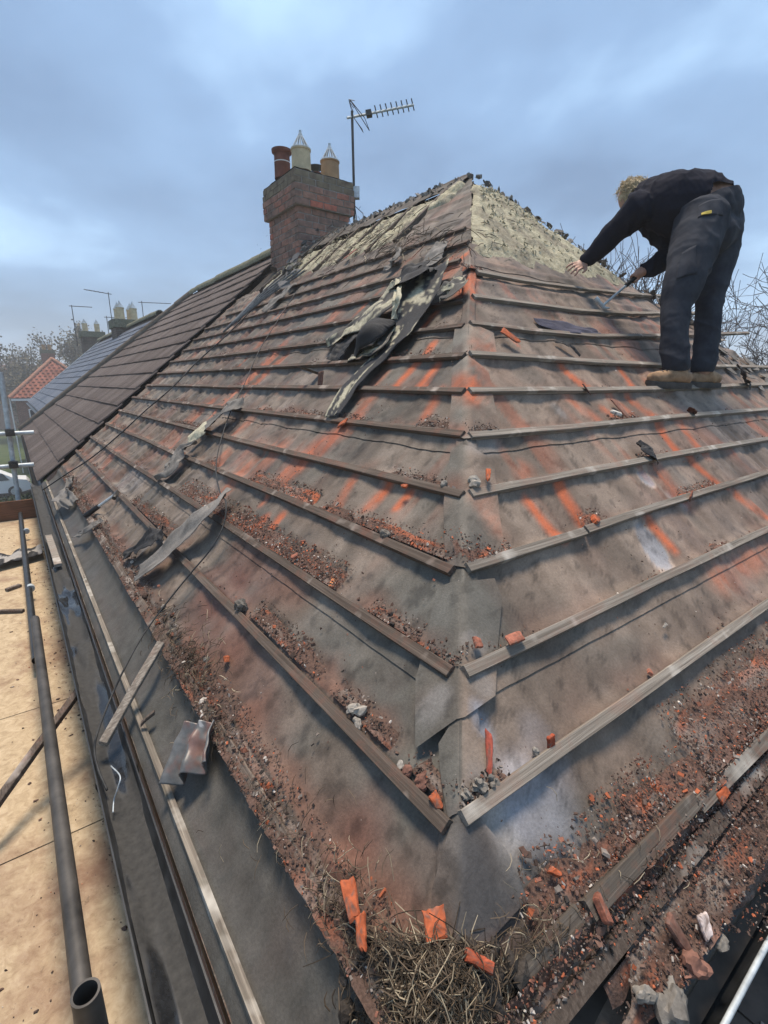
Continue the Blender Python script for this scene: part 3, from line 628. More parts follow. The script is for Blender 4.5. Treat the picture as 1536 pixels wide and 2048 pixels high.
def weather(n, a, side, seed):
    """colour (linear albedo) and dryness of the felt at row n, distance a along the eave"""
    v = n*G
    tone = fbm(a*1.6, v*1.1, seed, 4); tone2 = fbm(a*5, v*2.2, seed+5, 4); st = fbm(a*9 + .8*fbm(a*3, v*3, seed+9, 2), v*.9, seed+2, 4)
    if side == 'L':
        far = sstep(.5, 3.5, a - n*S)
        base = lerp(lerp(TEAL*1.05, BRN*.95, .55), GRY*.78, np.clip(.15+.5*far, 0, 1)[:, None])
    else:
        base = lerp(GRY*.9, BRN*1.25, (.35+.4*sstep(.4, .7, tone))[:, None])
    c = base*(.62 + .76*sstep(.2, .8, tone*.5+tone2*.5))[:, None]
    c = lerp(c, TEAL, (.6*sstep(.56, .72, fbm(a*2.4, v*1.2, seed+21, 3)))[:, None])
    c = lerp(c, RED*.85, ((.45 if side == 'L' else .14)*sstep(.5, .78, fbm(a*3.1, v*2.1, seed+31, 4)))[:, None])
    c = c*(.76 + .48*sstep(.3, .7, st))[:, None]
    gloss = np.ones(len(n))*.8 - .3*sstep(.5, .7, fbm(a*4, v*2, seed+44, 3))
    wob = .45*(fbm(a*8, v*8, seed+50, 3)-.5); sw1 = .8*(fbm(a*26, v*7, seed+70, 3)-.5); sw2 = .62+.5*sstep(.4, .6, fbm(a*40, v*9, seed+72, 2))
    for ((bn, ba), ra, rv, bc, bs) in (BL_L if side == 'L' else BL_R):
        d = np.sqrt(((a-ba)/ra)**2 + ((v-bn*G)/rv)**2) + wob
        m_ = bs*(1-sstep(.55, 1.25, d)); c = lerp(c, np.asarray(bc), m_[:, None])
        if bc[2] > .2: gloss = gloss - .4*m_
    if side == 'R':                                     # puddle marks with a pale tide line
        for ((bn, ba), ra, rv) in PONDS:
            ua = (a-ba)*.94 - (v-bn*G)*.34; uv_ = (v-bn*G)*.94 + (a-ba)*.34; d = np.sqrt((ua/ra)**2 + (uv_/rv)**2) + .25*(fbm(a*12, v*12, seed+53, 2)-.5)
            ins = 1-sstep(.86, 1.0, d); c = lerp(c, np.array([.30, .305, .33])*(1.25-.7*sstep(0, 1, (uv_/rv+1)/2))[:, None], (.9*ins)[:, None]); gloss = gloss - .5*ins
            rim = np.exp(-((d-1.0)/.10)**2)*(.35+.65*sstep(.1, -.6, uv_/rv)); c = lerp(c, np.array([.55, .46, .40]), (.85*rim)[:, None])
    fr = n - np.floor(n); dst = (1-sstep(.04, .5, fr + .5*(fbm(a*9, v*9, seed+57, 3)-.5)))*sstep(.36, .60, fbm(a*2.2, np.floor(n)*3.3, seed+58, 3))*(.8 if side == 'L' else .35)
    c = lerp(c, lerp(PALD0, PALD1, sstep(.4, .6, fbm(a*4, v*4, seed+59, 3))[:, None]), dst[:, None]); c = lerp(c, c*.45, (.7*sstep(.62, .72, fbm(a*30, v*22, seed+95, 3)))[:, None])
    hot = sstep(.56, .70, fbm(a*13, v*1.1, seed+61, 3))*sstep(.46, .66, fbm(a*1.3, v*1.3, seed+62, 3))*(.55 if side == 'L' else .25)
    hot = hot*sstep(1.5, 3.5, n)*(1-sstep(10, 13, n))
    for ((na, aa), (nb_, ab), w_, s_) in (STR_L if side == 'L' else STR_R):
        va, vb = na*G, nb_*G; dx, dy = ab-aa, vb-va; L2 = dx*dx+dy*dy+1e-9
        t_ = np.clip(((a-aa)*dx + (v-va)*dy)/L2, 0, 1); d = np.hypot(a-aa-t_*dx, v-va-t_*dy)
        mm = s_*1.05*(1-sstep(.05, 1.3, d/(w_*1.15) + sw1))*sw2
        hot = np.maximum(hot, mm)
    c = lerp(c, OR*(.8+.4*tone2)[:, None], np.clip(hot, 0, .86)[:, None])
    c = c*np.array([.92, .885, .85])
    return np.hstack([np.clip(c, .012, .9), np.clip(gloss + .3*hot, 0, 1)[:, None]])
def sag(n, a, side, seed):
    v = n*G
    raft = .5-.5*np.cos(2*pi*a/.40 + 1.1*seed)
    h = -.013*raft*(.4+.9*fbm(a*1.5, v*1.5, seed+80, 2)) - .010*fbm(a*2.2, v*2.2, seed+81, 3)
    wr = np.abs(fbm(a*11, v*1.3, seed+82, 3)-.5); far = sstep(1.0, 4.0, a-n*S) if side == 'L' else .35*sstep(1.5, 3, a-n*S)
    h = h - (.004+.022*far)*sstep(.0, .16, .16-wr) + .006*(fbm(a*16, v*6, seed+83, 3)-.5)
    bat = np.abs(n - np.round(n)); h = h*sstep(.0, .2, bat)*1.0 - .001
    return np.minimum(h, .0015)
def felt_sheet(name, side, n0, n1, A0, A1, parent, seed, lift=0.0, lapw=.0, cell=.016, hfun=None, edge=.002, cmul=1.0, lab=None, taper=True, tint=None):
    """strip of felt between rows n0 and n1; A0(n), A1(n) = the two ends along the eave"""
    nv = max(4, int((n1-n0)*G/cell)+1); ln = float(max(abs(A1(n0)-A0(n0)), abs(A1(n1)-A0(n1)))); nu = max(4, int(ln/cell/1.6)+1)
    U = np.linspace(0, 1, nu)**1.35; V = np.linspace(0, 1, nv); UU, VV = np.meshgrid(U, V, indexing='ij')
    nn = lerp(n0, n1, VV); a0 = A0(nn); a1 = A1(nn); aa = lerp(a0, a1, UU)
    jag = edge*(fbm(aa*14, aa*0, seed+91, 4)-.5)*2/G*np.clip(1-VV*6, 0, 1); nn = nn + jag
    n_, a_ = nn.ravel(), aa.ravel()
    h = lift + (.0045*(1-VV.ravel()) if taper else 0)
    h = h + (sag(n_, a_, side, 1) if hfun is None else hfun(n_, a_))
    P = (H0 + np.stack([n_*S, a_, n_*S*T], -1) + h[:, None]*NLv) if side == 'L' else (H0 + np.stack([a_, n_*S, n_*S*T], -1) + h[:, None]*NRv)
    c = weather(n_, a_, side, 3 if side == 'L' else 8); c[:, :3] *= cmul
    if tint is not None: c[:, :3] = lerp(c[:, :3], tint[0]*(.75+.5*fbm(a_*3, n_*3, 77, 3))[:, None], tint[1])
    f = grid_faces(nu, nv)
    if side == 'L': f = f[:, ::-1]
    # thin skirt closing the lower edge
    o = mk(name, P, f, M['felt'], parent, c, True)
    return o
LAPS = [-1.38, .70, 3.72, 6.75, 9.8, 13.2, 16.6]
for i in range(len(LAPS)-1):
    n0, n1 = LAPS[i], LAPS[i+1]+.25
    if i < 4 or True:
        felt_sheet('felt_strip', 'L', n0, min(n1, 17.0), lambda n: n*S, (lambda n: yseam(n)+.02) if i < 5 else (lambda n: n*S+.30+.16*(16.6-n)), slopeL, 20+i, cell=.014 if i < 2 else .02)
        if i < 4: felt_sheet('felt_strip', 'R', n0, n1, lambda n: n*S, lambda n: xrim(n), slopeR, 30+i, cell=.012 if i < 2 else .018)
felt_sheet('felt_strip', 'R', 9.75, 11.0, lambda n: n*S, lambda n: xrim(n), slopeR, 35, cell=.02)
# strip turned down into the gutters
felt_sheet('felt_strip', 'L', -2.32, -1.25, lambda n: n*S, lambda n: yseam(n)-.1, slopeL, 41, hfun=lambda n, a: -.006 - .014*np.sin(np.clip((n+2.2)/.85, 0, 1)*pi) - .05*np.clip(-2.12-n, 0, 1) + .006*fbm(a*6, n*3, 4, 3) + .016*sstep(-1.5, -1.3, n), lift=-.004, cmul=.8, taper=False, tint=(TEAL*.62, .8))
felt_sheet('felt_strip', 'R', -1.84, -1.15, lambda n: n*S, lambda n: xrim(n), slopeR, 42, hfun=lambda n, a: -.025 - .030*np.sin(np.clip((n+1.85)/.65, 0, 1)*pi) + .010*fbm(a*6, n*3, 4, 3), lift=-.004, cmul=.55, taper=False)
# upper felt remnants on the right hip end
def hip_patch(pts_px, lift, seed, cm=1.0, res=26):
    """folded felt piece over the hip; polygon given in the picture, split at the hip line"""
    poly = pts_px; xs = [p[0] for p in poly]; ys = [p[1] for p in poly]
    def inside(x, y):
        r = False; j = len(poly)-1
        for i in range(len(poly)):
            if (poly[i][1] > y) != (poly[j][1] > y) and x < (poly[j][0]-poly[i][0])*(y-poly[i][1])/(poly[j][1]-poly[i][1]+1e-9)+poly[i][0]: r = not r
            j = i
        return r
    nx = max(6, int((max(xs)-min(xs))/9)); ny = max(6, int((max(ys)-min(ys))/9)); bm = bmesh.new(); g_ = [[bm.verts.new((lerp(min(xs)-2, max(xs)+2, i/nx), lerp(min(ys)-2, max(ys)+2, j/ny), 0)) for j in range(ny+1)] for i in range(nx+1)]
    for i in range(nx):
        for j in range(ny): bm.faces.new((g_[i][j], g_[i][j+1], g_[i+1][j+1], g_[i+1][j]))
    for p_, q_ in zip(poly, poly[1:]+poly[:1]):
        bmesh.ops.bisect_plane(bm, geom=bm.verts[:]+bm.edges[:]+bm.faces[:], plane_co=(p_[0], p_[1], 0), plane_no=(q_[1]-p_[1], p_[0]-q_[0], 0))
    bmesh.ops.delete(bm, geom=[f_ for f_ in bm.faces if not inside(*f_.calc_center_median()[:2])], context='FACES')
    bmesh.ops.delete(bm, geom=[v_ for v_ in bm.verts if not v_.link_faces], context='VERTS'); bm.verts.index_update()
    P = []; cc = []; fs = [tuple(v_.index for v_ in f_.verts)[::-1] for f_ in bm.faces]
    for v_ in bm.verts:
        x, y = v_.co.x, v_.co.y; nl, al = pxL(x, y); nr, ar = pxR(x, y)
        if al > nl*S: n_, a_, sd_ = nl, al, 'L'
        else: n_, a_, sd_ = nr, ar, 'R'
        h = lift + float(np.minimum(.010*vnoise(n_*2, a_*7, seed) - .004, .006)); P.append(LP(n_, a_, h) if sd_ == 'L' else RP(n_, a_, h)); cc.append((n_, a_, sd_))
    bm.free()
    na_ = np.array([(q[0], q[1]) for q in cc]); isL = np.array([q[2] == 'L' for q in cc])
    cc = np.where(isL[:, None], weather(na_[:, 0], na_[:, 1], 'L', 3), weather(na_[:, 0], na_[:, 1], 'R', 8))*np.array([cm, cm, cm, 1])
    return mk('hip_felt', P, fs, M['felt'], house, cc, True)
def hip_strip(n0, n1, wid):
    nu, nv = int((n1-n0)*G/.02), 13; v = []; nn_ = []; aa_ = []; sd_ = []
    for i in range(nu):
        n = lerp(n0, n1, i/(nu-1))
        for j in range(nv):
            u = (j-6)/6*wid*(.85+.3*vnoise(n*2.1, 0. if j < 6 else 5.)); h = .0035+.003*vnoise(n*3, j*.7) - .006*(abs(j-6) == 6)
            if j < 6: v.append(LP(n, n*S-u, h)); aa_.append(n*S-u); sd_.append(True)
            elif j > 6: v.append(RP(n, n*S+u, h)); aa_.append(n*S+u); sd_.append(False)
            else: v.append((LP(n, n*S, h)+RP(n, n*S, h))/2+EZ*.001); aa_.append(n*S); sd_.append(True)
            nn_.append(n)
    nn_, aa_, sd_ = np.array(nn_), np.array(aa_), np.array(sd_)
    cc = np.where(sd_[:, None], weather(nn_, aa_, 'L', 3), weather(nn_, aa_, 'R', 8)); mk('hip_felt', v, grid_faces(nu, nv)[:, ::-1], M['felt'], house, cc*np.array([.9, .9, .9, 1]), True)
hip_strip(-1.35, 10.2, .055)
hip_patch([(878, 1180), (905, 1168), (985, 1160), (1000, 1200), (985, 1395), (835, 1500), (836, 1362)], .010, 3, 1.02)
hip_patch([(880, 1490), (920, 1425), (985, 1500), (960, 1590), (900, 1640), (885, 1560)], .006, 4, 1.05)
hip_patch([(905, 900), (930, 893), (985, 925), (990, 985), (1005, 1110), (930, 1140), (893, 1130), (890, 1010)], .010, 5, 1.04)
hip_patch([(905, 740), (935, 715), (975, 745), (985, 800), (1000, 870), (930, 882), (898, 870), (905, 800)], .010, 6, 1.05)
hip_patch([(912, 660), (940, 650), (985, 670), (990, 708), (930, 714), (905, 712)], .010, 7, 1.1)
hip_patch([(905, 1650), (960, 1640), (1010, 1700), (1050, 1800), (960, 1900), (860, 1900), (868, 1780)], .006, 8, .95)

# ------------------------------------------------------------------ battens
def sweep_box(name, pts, up, wid, hgt, mat, parent, jit=.0016, h0=0.0, seg=.12, skew=0.0, tag_=None):
    """batten along a polyline; up = plane normal; pts lie on the plane under its centre"""
    pts = [np.asarray(p, float) for p in pts]; L = [0]
    for a, b in zip(pts[:-1], pts[1:]): L.append(L[-1]+np.linalg.norm(b-a))
    m = max(3, int(L[-1]/seg)); q = [np.array([np.interp(t_, L, [p[k] for p in pts]) for k in range(3)]) for t_ in np.linspace(0, L[-1], m)]
    v = []; sh_ = random.uniform(0, 99)
    for i in range(m):
        d = q[min(i+1, m-1)]-q[max(i-1, 0)]; d /= np.linalg.norm(d); sd = np.cross(up, d); sd /= np.linalg.norm(sd)
        w1 = wid/2*(1+.07*(vnoise(i*.35, sh_)-.5)); z1 = hgt*(1+.08*(vnoise(i*.3, sh_+7)-.5)); o = .003*(vnoise(i*.22, sh_+3)-.5)
        e = d*(random.uniform(-.006, .006)) if i in (0, m-1) else 0
        for (s_, z_) in ((-1, 0), (-1, .86), (-.9, 1), (.9, 1), (1, .88), (1, 0)):
            v.append(q[i] + e + sd*(s_*w1+o) + up*(h0 + z_*z1 + random.uniform(-jit, jit)*.5))
    k = 6; f = [(i*k+j, i*k+(j+1) % k, (i+1)*k+(j+1) % k, (i+1)*k+j) for i in range(m-1) for j in range(k)]
    f += [tuple(range(k))[::-1], tuple((m-1)*k+j for j in range(k))]
    return mk(name, v, f, mat, parent)
BW, BH = .030, .020
LB = {}
for n in range(0, 13):
    nn = n + random.uniform(-.04, .04); y0 = nn*S + random.uniform(.005, .03); y1 = yseam(nn) - random.uniform(.0, .15)
    if n == 12: y0 += .02; y1 = y0 + 3.2
    if n == 11: y1 -= .4
    if n == 10: y0 += .05
    if n in (2, 5, 7):                                # two lengths butted together
        ym = y0 + (y1-y0)*random.uniform(.35, .6)
        spans = [(y0, ym), (ym+.004, y1)]
    elif n == 11: spans = [(y0, y0+.24), (y0+.75, y1)]
    else: spans = [(y0, y1)]
    for (a, b) in spans:
        pts = [LP(nn + .05*(vnoise(t_*3, n*5.)-.5) + (.04*(1-t_) if n < 3 else 0)*-1, lerp(a, b, t_)) for t_ in np.linspace(0, 1, 9)]
        sweep_box('batten', pts, NLv, BW, BH, M['batL'], slopeL, h0=.001)
    LB[n] = nn
RB_px = {0: [(921, 1640), (1100, 1512), (1300, 1372), (1560, 1188)], 1: [(926, 1347), (1100, 1266), (1300, 1168), (1560, 1048)], 2: [(931, 1142), (1120, 1082), (1300, 1020), (1560, 938)], 3: [(938, 993), (1150, 950), (1330, 915), (1560, 876)],
         4: [(938, 876), (1150, 858), (1330, 838), (1560, 819)], 5: [(936, 786), (1150, 784), (1330, 780), (1560, 770)], 6: [(938, 712), (1050, 718), (1180, 727), (1330, 733), (1540, 737)],
         7: [(940, 651), (1050, 664), (1180, 676), (1300, 675), (1495, 668)], 8: [(945, 597), (1050, 611), (1150, 624), (1260, 630), (1440, 628)], 9: [(952, 548), (1050, 566), (1160, 580), (1250, 590), (1335, 596)]}
RN = {}
for n, pl in RB_px.items():
    na = [pxR(*p) for p in pl]
    pts = [RP(a, b) for a, b in na]; RN[n] = ([a for a, b in na], [b for a, b in na])
    if n == 2:
        mid = RP(*pxR(1166, 1067)); sweep_box('batten', [pts[0], mid], NRv, BW, BH, M['batR'], slopeR, h0=.001); sweep_box('batten', [RP(*pxR(1168, 1064))] + pts[2:], NRv, BW, BH, M['batR'], slopeR, h0=.002)
    else: sweep_box('batten', pts, NRv, BW, BH, M['batR'], slopeR, h0=.001)
def rown(n, x): return np.interp(x, RN[n][1], RN[n][0])
# eave battens, doubled
sweep_box('batten', [LP(-1.22, t_) for t_ in (-.26, 1.0, 3.0, 5.6)], NLv, .045, .026, M['batL'], slopeL, h0=-.006)
sweep_box('batten', [RP(-.98, -.03), RP(-.98, .14)], NRv, .036, .024, M['batE'], slopeR, h0=-.004)
sweep_box('batten', [RP(-1.0, .15), RP(-1.03, .60)], NRv, .036, .026, M['batE'], slopeR, h0=.002)
sweep_box('batten', [RP(-1.09, .60), RP(-1.15, 1.1), RP(-1.1, 3)], NRv, .036, .026, M['batE'], slopeR, h0=.0)
sweep_box('batten', [RP(-1.30, -.22), RP(-1.32, .6), RP(-1.37, 2.5)], NRv, .034, .026, M['batL'], slopeR, h0=-.018)
# rafters seen between the insulation at the top
for a in (3.35, 3.8, 4.35, 4.85, 5.4, 5.95, 6.4):
    sweep_box('rafter', [LP(13.1, a+.02), LP(float(nridge(a))-.2, a+.02)], NLv, .042, .05, M['rafter'], slopeL, h0=-.03)
for a in (3.35, 3.7, 4.05):
    pass
# fascia boards and gutters
FX = H0[0] + (-2.1)*S; FZ = H0[2] + (-2.1)*S*T; FY = H0[1] + (-2.1)*S
pts = [(FX+.004, FY-.02+t_*(yseam(-2)+.35), FZ-.085) for t_ in (0, .3, .6, 1)]
sweep_box('fascia_board', pts, EZ, .021, .09, M['fascia'], house, seg=.2)
sweep_box('fascia_board', [np.array(p)+np.array([-.030, 0, -.012]) for p in pts], EZ, .012, .05, M['batE'], house, seg=.2)
sweep_box('fascia_board', [(FX+.08+t_*6.1, .255, FZ-.10) for t_ in (0, .5, 1)], EZ, .021, .085, M['rafter'], house, seg=.2)
GX = FX-.045
gL = gutter(house, (GX, FY-.25, FZ-.038), (GX, H0[1]+yseam(-2), FZ-.038), (-1, 0, 0), r=.057)
GYR = .240
gR = gutter(house, (FX-.1, GYR, FZ-.03), (FX+6.2, GYR, FZ-.03), (0, -1, 0), r=.047)
mb = MB(); mb.tube([(FX-.1+6.3*k/24, GYR-.094+.002*sin(k*2.1), FZ-.028) for k in range(25)], .006, 8); mb.build('gutter_lip', M['steel'], gR, True)
mb = MB(); mb.tube([(FX+.1+6.1*k/60, GYR-.026+.006*vnoise(k*.4, 3.), FZ-.002+.008*vnoise(k*.5, 8.)) for k in range(61)], [.017+.006*vnoise(k*.35, 5.) for k in range(61)], 9); mb.build('felt_roll', M['blackplastic'], gR, True)
for (yy) in (1.0, 2.62, 5.0):
    mb = MB(); v = []
    for dy in (-.02, .02):
        for a in np.linspace(-.25, pi+.25, 12): v.append((GX-.057+.062*cos(a), H0[1]+yy+dy, FZ-.036-.062*sin(a)))
    mb.add(v, [(i, i+1, 13+i, 12+i) for i in range(11)]); o = mb.build('gutter_joint', M['blackplastic'], gL)
# wet silt lying in the gutter
nu, nv = 500, 9; yy = np.linspace(FY-.2, H0[1]+yseam(-2), nu); VV = np.linspace(-1, 1, nv); Yg, Vg = np.meshgrid(yy, VV, indexing='ij')
hh = -.034 + .012*(fbm(Yg*7, Vg*1.5, 3, 4)-.35) + .020*sstep(.55, .8, fbm(Yg*3, Vg*.8, 5, 3))
P = np.stack([GX-.057+Vg*.046, Yg, FZ-.038+hh-.010*(1-Vg**2)], -1).reshape(-1, 3)
wet = .8*sstep(.5, .62, fbm(Yg*2.6, Vg*.9, 15, 4)).ravel()*(1-sstep(3.8, 4.6, Yg.ravel()))
cc = lerp(np.array([.032, .030, .027]), np.array([.014, .015, .017]), wet[:, None]); cc = np.hstack([cc, (1-wet*1.6)[:, None]])
M['silt'] = attr_mat('gutter_silt', .6, .5, 60, (.6, 1.4), .25, .004)
t_ = M['silt'].node_tree; a_ = t_.nodes.new('ShaderNodeAttribute'); a_.attribute_name = 'Col'; mr = t_.nodes.new('ShaderNodeMapRange'); mr.inputs['To Min'].default_value = .08; mr.inputs['To Max'].default_value = .85
t_.links.new(a_.outputs['Alpha'], mr.inputs['Value']); t_.links.new(mr.outputs[0], t_.nodes['Principled BSDF'].inputs['Roughness'])
o = mk('silt', P, grid_faces(nu, nv)[:, ::-1], M['silt'], gL, cc, True); o['kind'] = 'stuff'

# ------------------------------------------------------------------ generators for loose matter
def rock(mb, P, r, c, seed, flat=1.0, nrm=EZ, sub=2, rough=.5, stretch=None):
    bm = bmesh.new(); bmesh.ops.create_icosphere(bm, subdivisions=sub, radius=1); rr = np.random.default_rng(seed)
    v = np.array([q.co for q in bm.verts]); f = [tuple(x.index for x in q.verts) for q in bm.faces]; bm.free()
    k = rr.random(3)*9; d = 1 + rough*((vnoise(v[:, 0]*1.6+k[0], v[:, 1]*1.6+v[:, 2]*1.3+k[1])-.5)*1.3 + (vnoise(v[:, 0]*4+k[2], v[:, 2]*4+v[:, 1]*3)-.5)*.6)
    v = v*d[:, None]; nrm = np.asarray(nrm, float); a = np.cross(nrm, rr.normal(size=3)); a /= np.linalg.norm(a); b2 = np.cross(nrm, a)
    st = stretch or (1, .8)
    v = v[:, :1]*a*st[0] + v[:, 1:2]*b2*st[1] + v[:, 2:]*nrm*flat
    mb.add(np.asarray(P) + v*r, f, np.asarray(c)*(.75+.5*rr.random((len(v), 1))) )
    return mb
def flake(mb, P, nrm, size, thick, c, rr, tilt=.25, asp=1.0, curve=0.0, nside=None, dirv=None):
    """flat broken piece with an irregular outline"""
    nrm = np.asarray(nrm, float) + rr.normal(size=3)*tilt; nrm /= np.linalg.norm(nrm)
    a = np.cross(nrm, rr.normal(size=3)) if dirv is None else (np.asarray(dirv) - nrm*(np.asarray(dirv) @ nrm)); a /= np.linalg.norm(a); b2 = np.cross(nrm, a)
    k = nside or rr.integers(5, 8); an = np.sort((np.arange(k)+rr.uniform(-.3, .3, k))/k*2*pi); ra = size*rr.uniform(.65, 1.1, k)
    top = [np.asarray(P) + a*r_*cos(t_)*asp + b2*r_*sin(t_) + nrm*(thick/2 - curve*(r_*sin(t_)/size)**2*size) for r_, t_ in zip(ra, an)]
    bot = [p - nrm*thick + (np.asarray(P)-p)*.06 for p in top]; cen = [np.asarray(P)+nrm*(thick*.6), np.asarray(P)-nrm*thick*.5]
    v = top + bot + cen; f = [(i, (i+1) % k, 2*k) for i in range(k)] + [(k+(i+1) % k, k+i, 2*k+1) for i in range(k)] + [(i, k+i, k+(i+1) % k, (i+1) % k) for i in range(k)]
    mb.add(v, f, np.asarray(c)*(.8+.4*rr.random((len(v), 1)))); return mb
def chip(mb, P, nrm, size, thick, c, rr, tilt, asp, curve, dirv=None):
    """broken clay piece: ragged outline, uneven faces, chipped rim, dusty patches"""
    nrm = np.asarray(nrm, float) + rr.normal(size=3)*tilt; nrm /= np.linalg.norm(nrm)
    a = np.cross(nrm, rr.normal(size=3)) if dirv is None else (np.asarray(dirv) - nrm*(np.asarray(dirv) @ nrm)); a /= np.linalg.norm(a); b2 = np.cross(nrm, a)
    k = 24; ca = np.sort(np.array([.7, 2.4, 3.85, 5.6]) + rr.uniform(-.22, .22, 4)); cr = rr.uniform(.95, 1.35, 4)
    if rr.random() < .6: ca = np.sort(np.append(ca, rr.uniform(-.2, .2))); cr = np.append(cr, rr.uniform(.8, 1.0)); kc = len(ca)
    an = np.arange(k)/k*2*pi; cx = np.concatenate([ca, ca+2*pi, ca-2*pi]); 
    px_ = np.interp(an, np.sort(cx), np.concatenate([cr*np.cos(ca)]*3)[np.argsort(cx)]); py_ = np.interp(an, np.sort(cx), np.concatenate([cr*np.sin(ca)]*3)[np.argsort(cx)])
    jx = 1+rr.uniform(-.09, .07, k); px_ = px_*jx; py_ = py_*jx; v = []; cs = []
    for (f_, z) in ((.0, .62), (.45, .60), (.86, .50), (1.0, .12), (.96, -.35), (.6, -.5), (.0, -.5)):
        for i in range(k):
            u, w_ = px_[i]*f_, py_[i]*f_; z_ = z*thick*(1+(.35 if f_ > .9 else 0)*(rr.random()-.5)) - curve*w_*w_*size
            v.append(np.asarray(P) + a*u*size*asp + b2*w_*size + nrm*z_); q = vnoise(u*3+P[0]*31, w_*3+P[1]*17); cs.append(lerp(np.asarray(c)*(.6+.7*q), np.array([.15, .10, .08]), float(sstep(.62, .8, vnoise(u*5+P[1]*13, w_*5+P[0]*7)))*.8))
    m = 7; mb.add(v, [(i*k+j, i*k+(j+1) % k, (i+1)*k+(j+1) % k, (i+1)*k+j) for i in range(m-1) for j in range(k)], cs); return mb
def shards(name, P, Nn, size, cols, mat, parent=None, label=None, seed=1, asp=(1, .7, .35)):
    r = np.random.default_rng(seed); P = np.asarray(P); m = len(P); Nn = np.asarray(Nn)
    if Nn.ndim == 1: Nn = np.tile(Nn, (m, 1))
    nr = Nn + r.normal(size=(m, 3))*.45; nr /= np.linalg.norm(nr, axis=1)[:, None]
    a = np.cross(nr, r.normal(size=(m, 3))); a /= np.linalg.norm(a, axis=1)[:, None]; b2 = np.cross(nr, a)
    sg = np.array([(i, j, k) for k in (-1, 1) for j in (-1, 1) for i in (-1, 1)], float)
    sz = np.asarray(size)[:, None]*np.array(asp)*r.uniform(.6, 1.5, (m, 3))*.5
    loc = sg[None]*sz[:, None, :]*r.uniform(.55, 1.15, (m, 8, 3))
    v = P[:, None, :] + loc[..., :1]*a[:, None] + loc[..., 1:2]*b2[:, None] + loc[..., 2:]*nr[:, None]
    f0 = np.array([(0, 2, 3, 1), (4, 5, 7, 6), (0, 1, 5, 4), (2, 6, 7, 3), (0, 4, 6, 2), (1, 3, 7, 5)])
    f = (f0[None] + (np.arange(m)*8)[:, None, None]).reshape(-1, 4)
    o = mk(name, v.reshape(-1, 3), f, mat, parent, np.repeat(np.asarray(cols), 8, axis=0))
    return tag(o, label, None, None, 'stuff')
PAL = np.array([[.080, .054, .043], [.115, .072, .056], [.135, .080, .062], [.215, .092, .062], [.40, .118, .056], [.22, .185, .16], [.46, .41, .36], [.035, .03, .027]])
def pick(m, w_, r): return PAL[r.choice(len(PAL), m, p=np.array(w_)/sum(w_))]*r.uniform(.7, 1.3, (m, 1))
W_L = [6, 6, 4, 1.3, .6, 2, .7, 2]; W_R = [4, 4, 5, 3, 1.6, 2, .7, 1]; W_G = [3, 2, 1, .4, .2, 4, .9, 3]
def PT(side, n, a, h):
    n, a, h = np.broadcast_arrays(np.asarray(n, float), np.asarray(a, float), np.asarray(h, float))
    return (H0 + np.stack([n*S, a, n*S*T], -1) + h[..., None]*NLv) if side == 'L' else (H0 + np.stack([a, n*S, n*S*T], -1) + h[..., None]*NRv)
SH = {'P': [], 'N': [], 's': [], 'c': []}
def add_shards(side, n, a, h, s_, c):
    SH['P'].append(PT(side, n, a, h)); SH['N'].append(np.tile(NLv if side == 'L' else NRv, (len(n), 1))); SH['s'].append(s_); SH['c'].append(c)
HEAPS = MB()
def heap(side, row, a0, a1, width, height, thr, seed, wts, dens=1.0, down=False, off=None, step=.012, red=.5):
    """ridge of dust and rubble banked against the upper side of a batten (down=True: lower side)"""
    r = np.random.default_rng(seed); nu = max(6, int((a1-a0)/step)); nv = 9
    A = np.linspace(a0, a1, nu); V = np.linspace(0, 1, nv); AA, VV = np.meshgrid(A, V, indexing='ij'); AA = AA.ravel(); VV = VV.ravel()
    ms = sstep(thr, thr+.22, fbm(AA*3.2, AA*0+seed*1.3, seed, 4, .6)); ends = np.minimum(sstep(a0, a0+.03, AA), 1-sstep(a1-.03, a1, AA)); ms = ms*ends
    wl = width*(.45+.9*fbm(AA*4, AA*0+5, seed+2, 3))*(.3+.7*ms); o0 = (BW/2*.92 if off is None else off); sgn = -1 if down else 1
    v = sgn*(o0 + VV*wl); n_ = np.vectorize(row)(AA) + v/G
    prof = (1-VV)**1.1*(.35+1.1*fbm(AA*38, VV*wl*38+3, seed+4, 3)); h = height*.75*ms*prof + .006*(vnoise(AA*150, VV*wl*150, seed)-.5)*ms - .006*(1-ms) - .009*VV**2
    c1 = lerp(PAL[0], PAL[2], np.clip(red + .8*(fbm(AA*5, VV*2, seed+6, 3)-.5), 0, 1)[:, None]); c1 = lerp(c1, PAL[4], (.75*sstep(.58, .75, fbm(AA*7, VV*3+9, seed+8, 3))*red*1.4)[:, None].clip(0, 1)); c1 = lerp(c1, PAL[5], (.6*sstep(.55, .75, fbm(AA*6, VV*2+2, seed+9, 3)))[:, None])
    HEAPS.add(PT(side, n_, AA, h), grid_faces(nu, nv) if side == 'R' else grid_faces(nu, nv)[:, ::-1], c1)
    m = int((a1-a0)*1250*dens*(width/.06)); aa = r.uniform(a0, a1, m); mk_ = sstep(thr, thr+.22, fbm(aa*3.2, aa*0+seed*1.3, seed, 4, .6)); keep = r.random(m) < mk_*.9+.03; aa = aa[keep]; mk_ = mk_[keep]
    vv = r.random(len(aa))**1.5; wl = width*(.5+.9*mk_); nn = np.vectorize(row)(aa) + sgn*(o0+vv*wl)/G
    sz = .0022 + .006*r.random(len(aa))**2.2 + .010*(r.random(len(aa)) < .04)*r.random(len(aa)); hh = height*mk_*(1-vv)*.75 + sz*.15
    add_shards(side, nn, aa, hh, sz, pick(len(aa), wts, r))
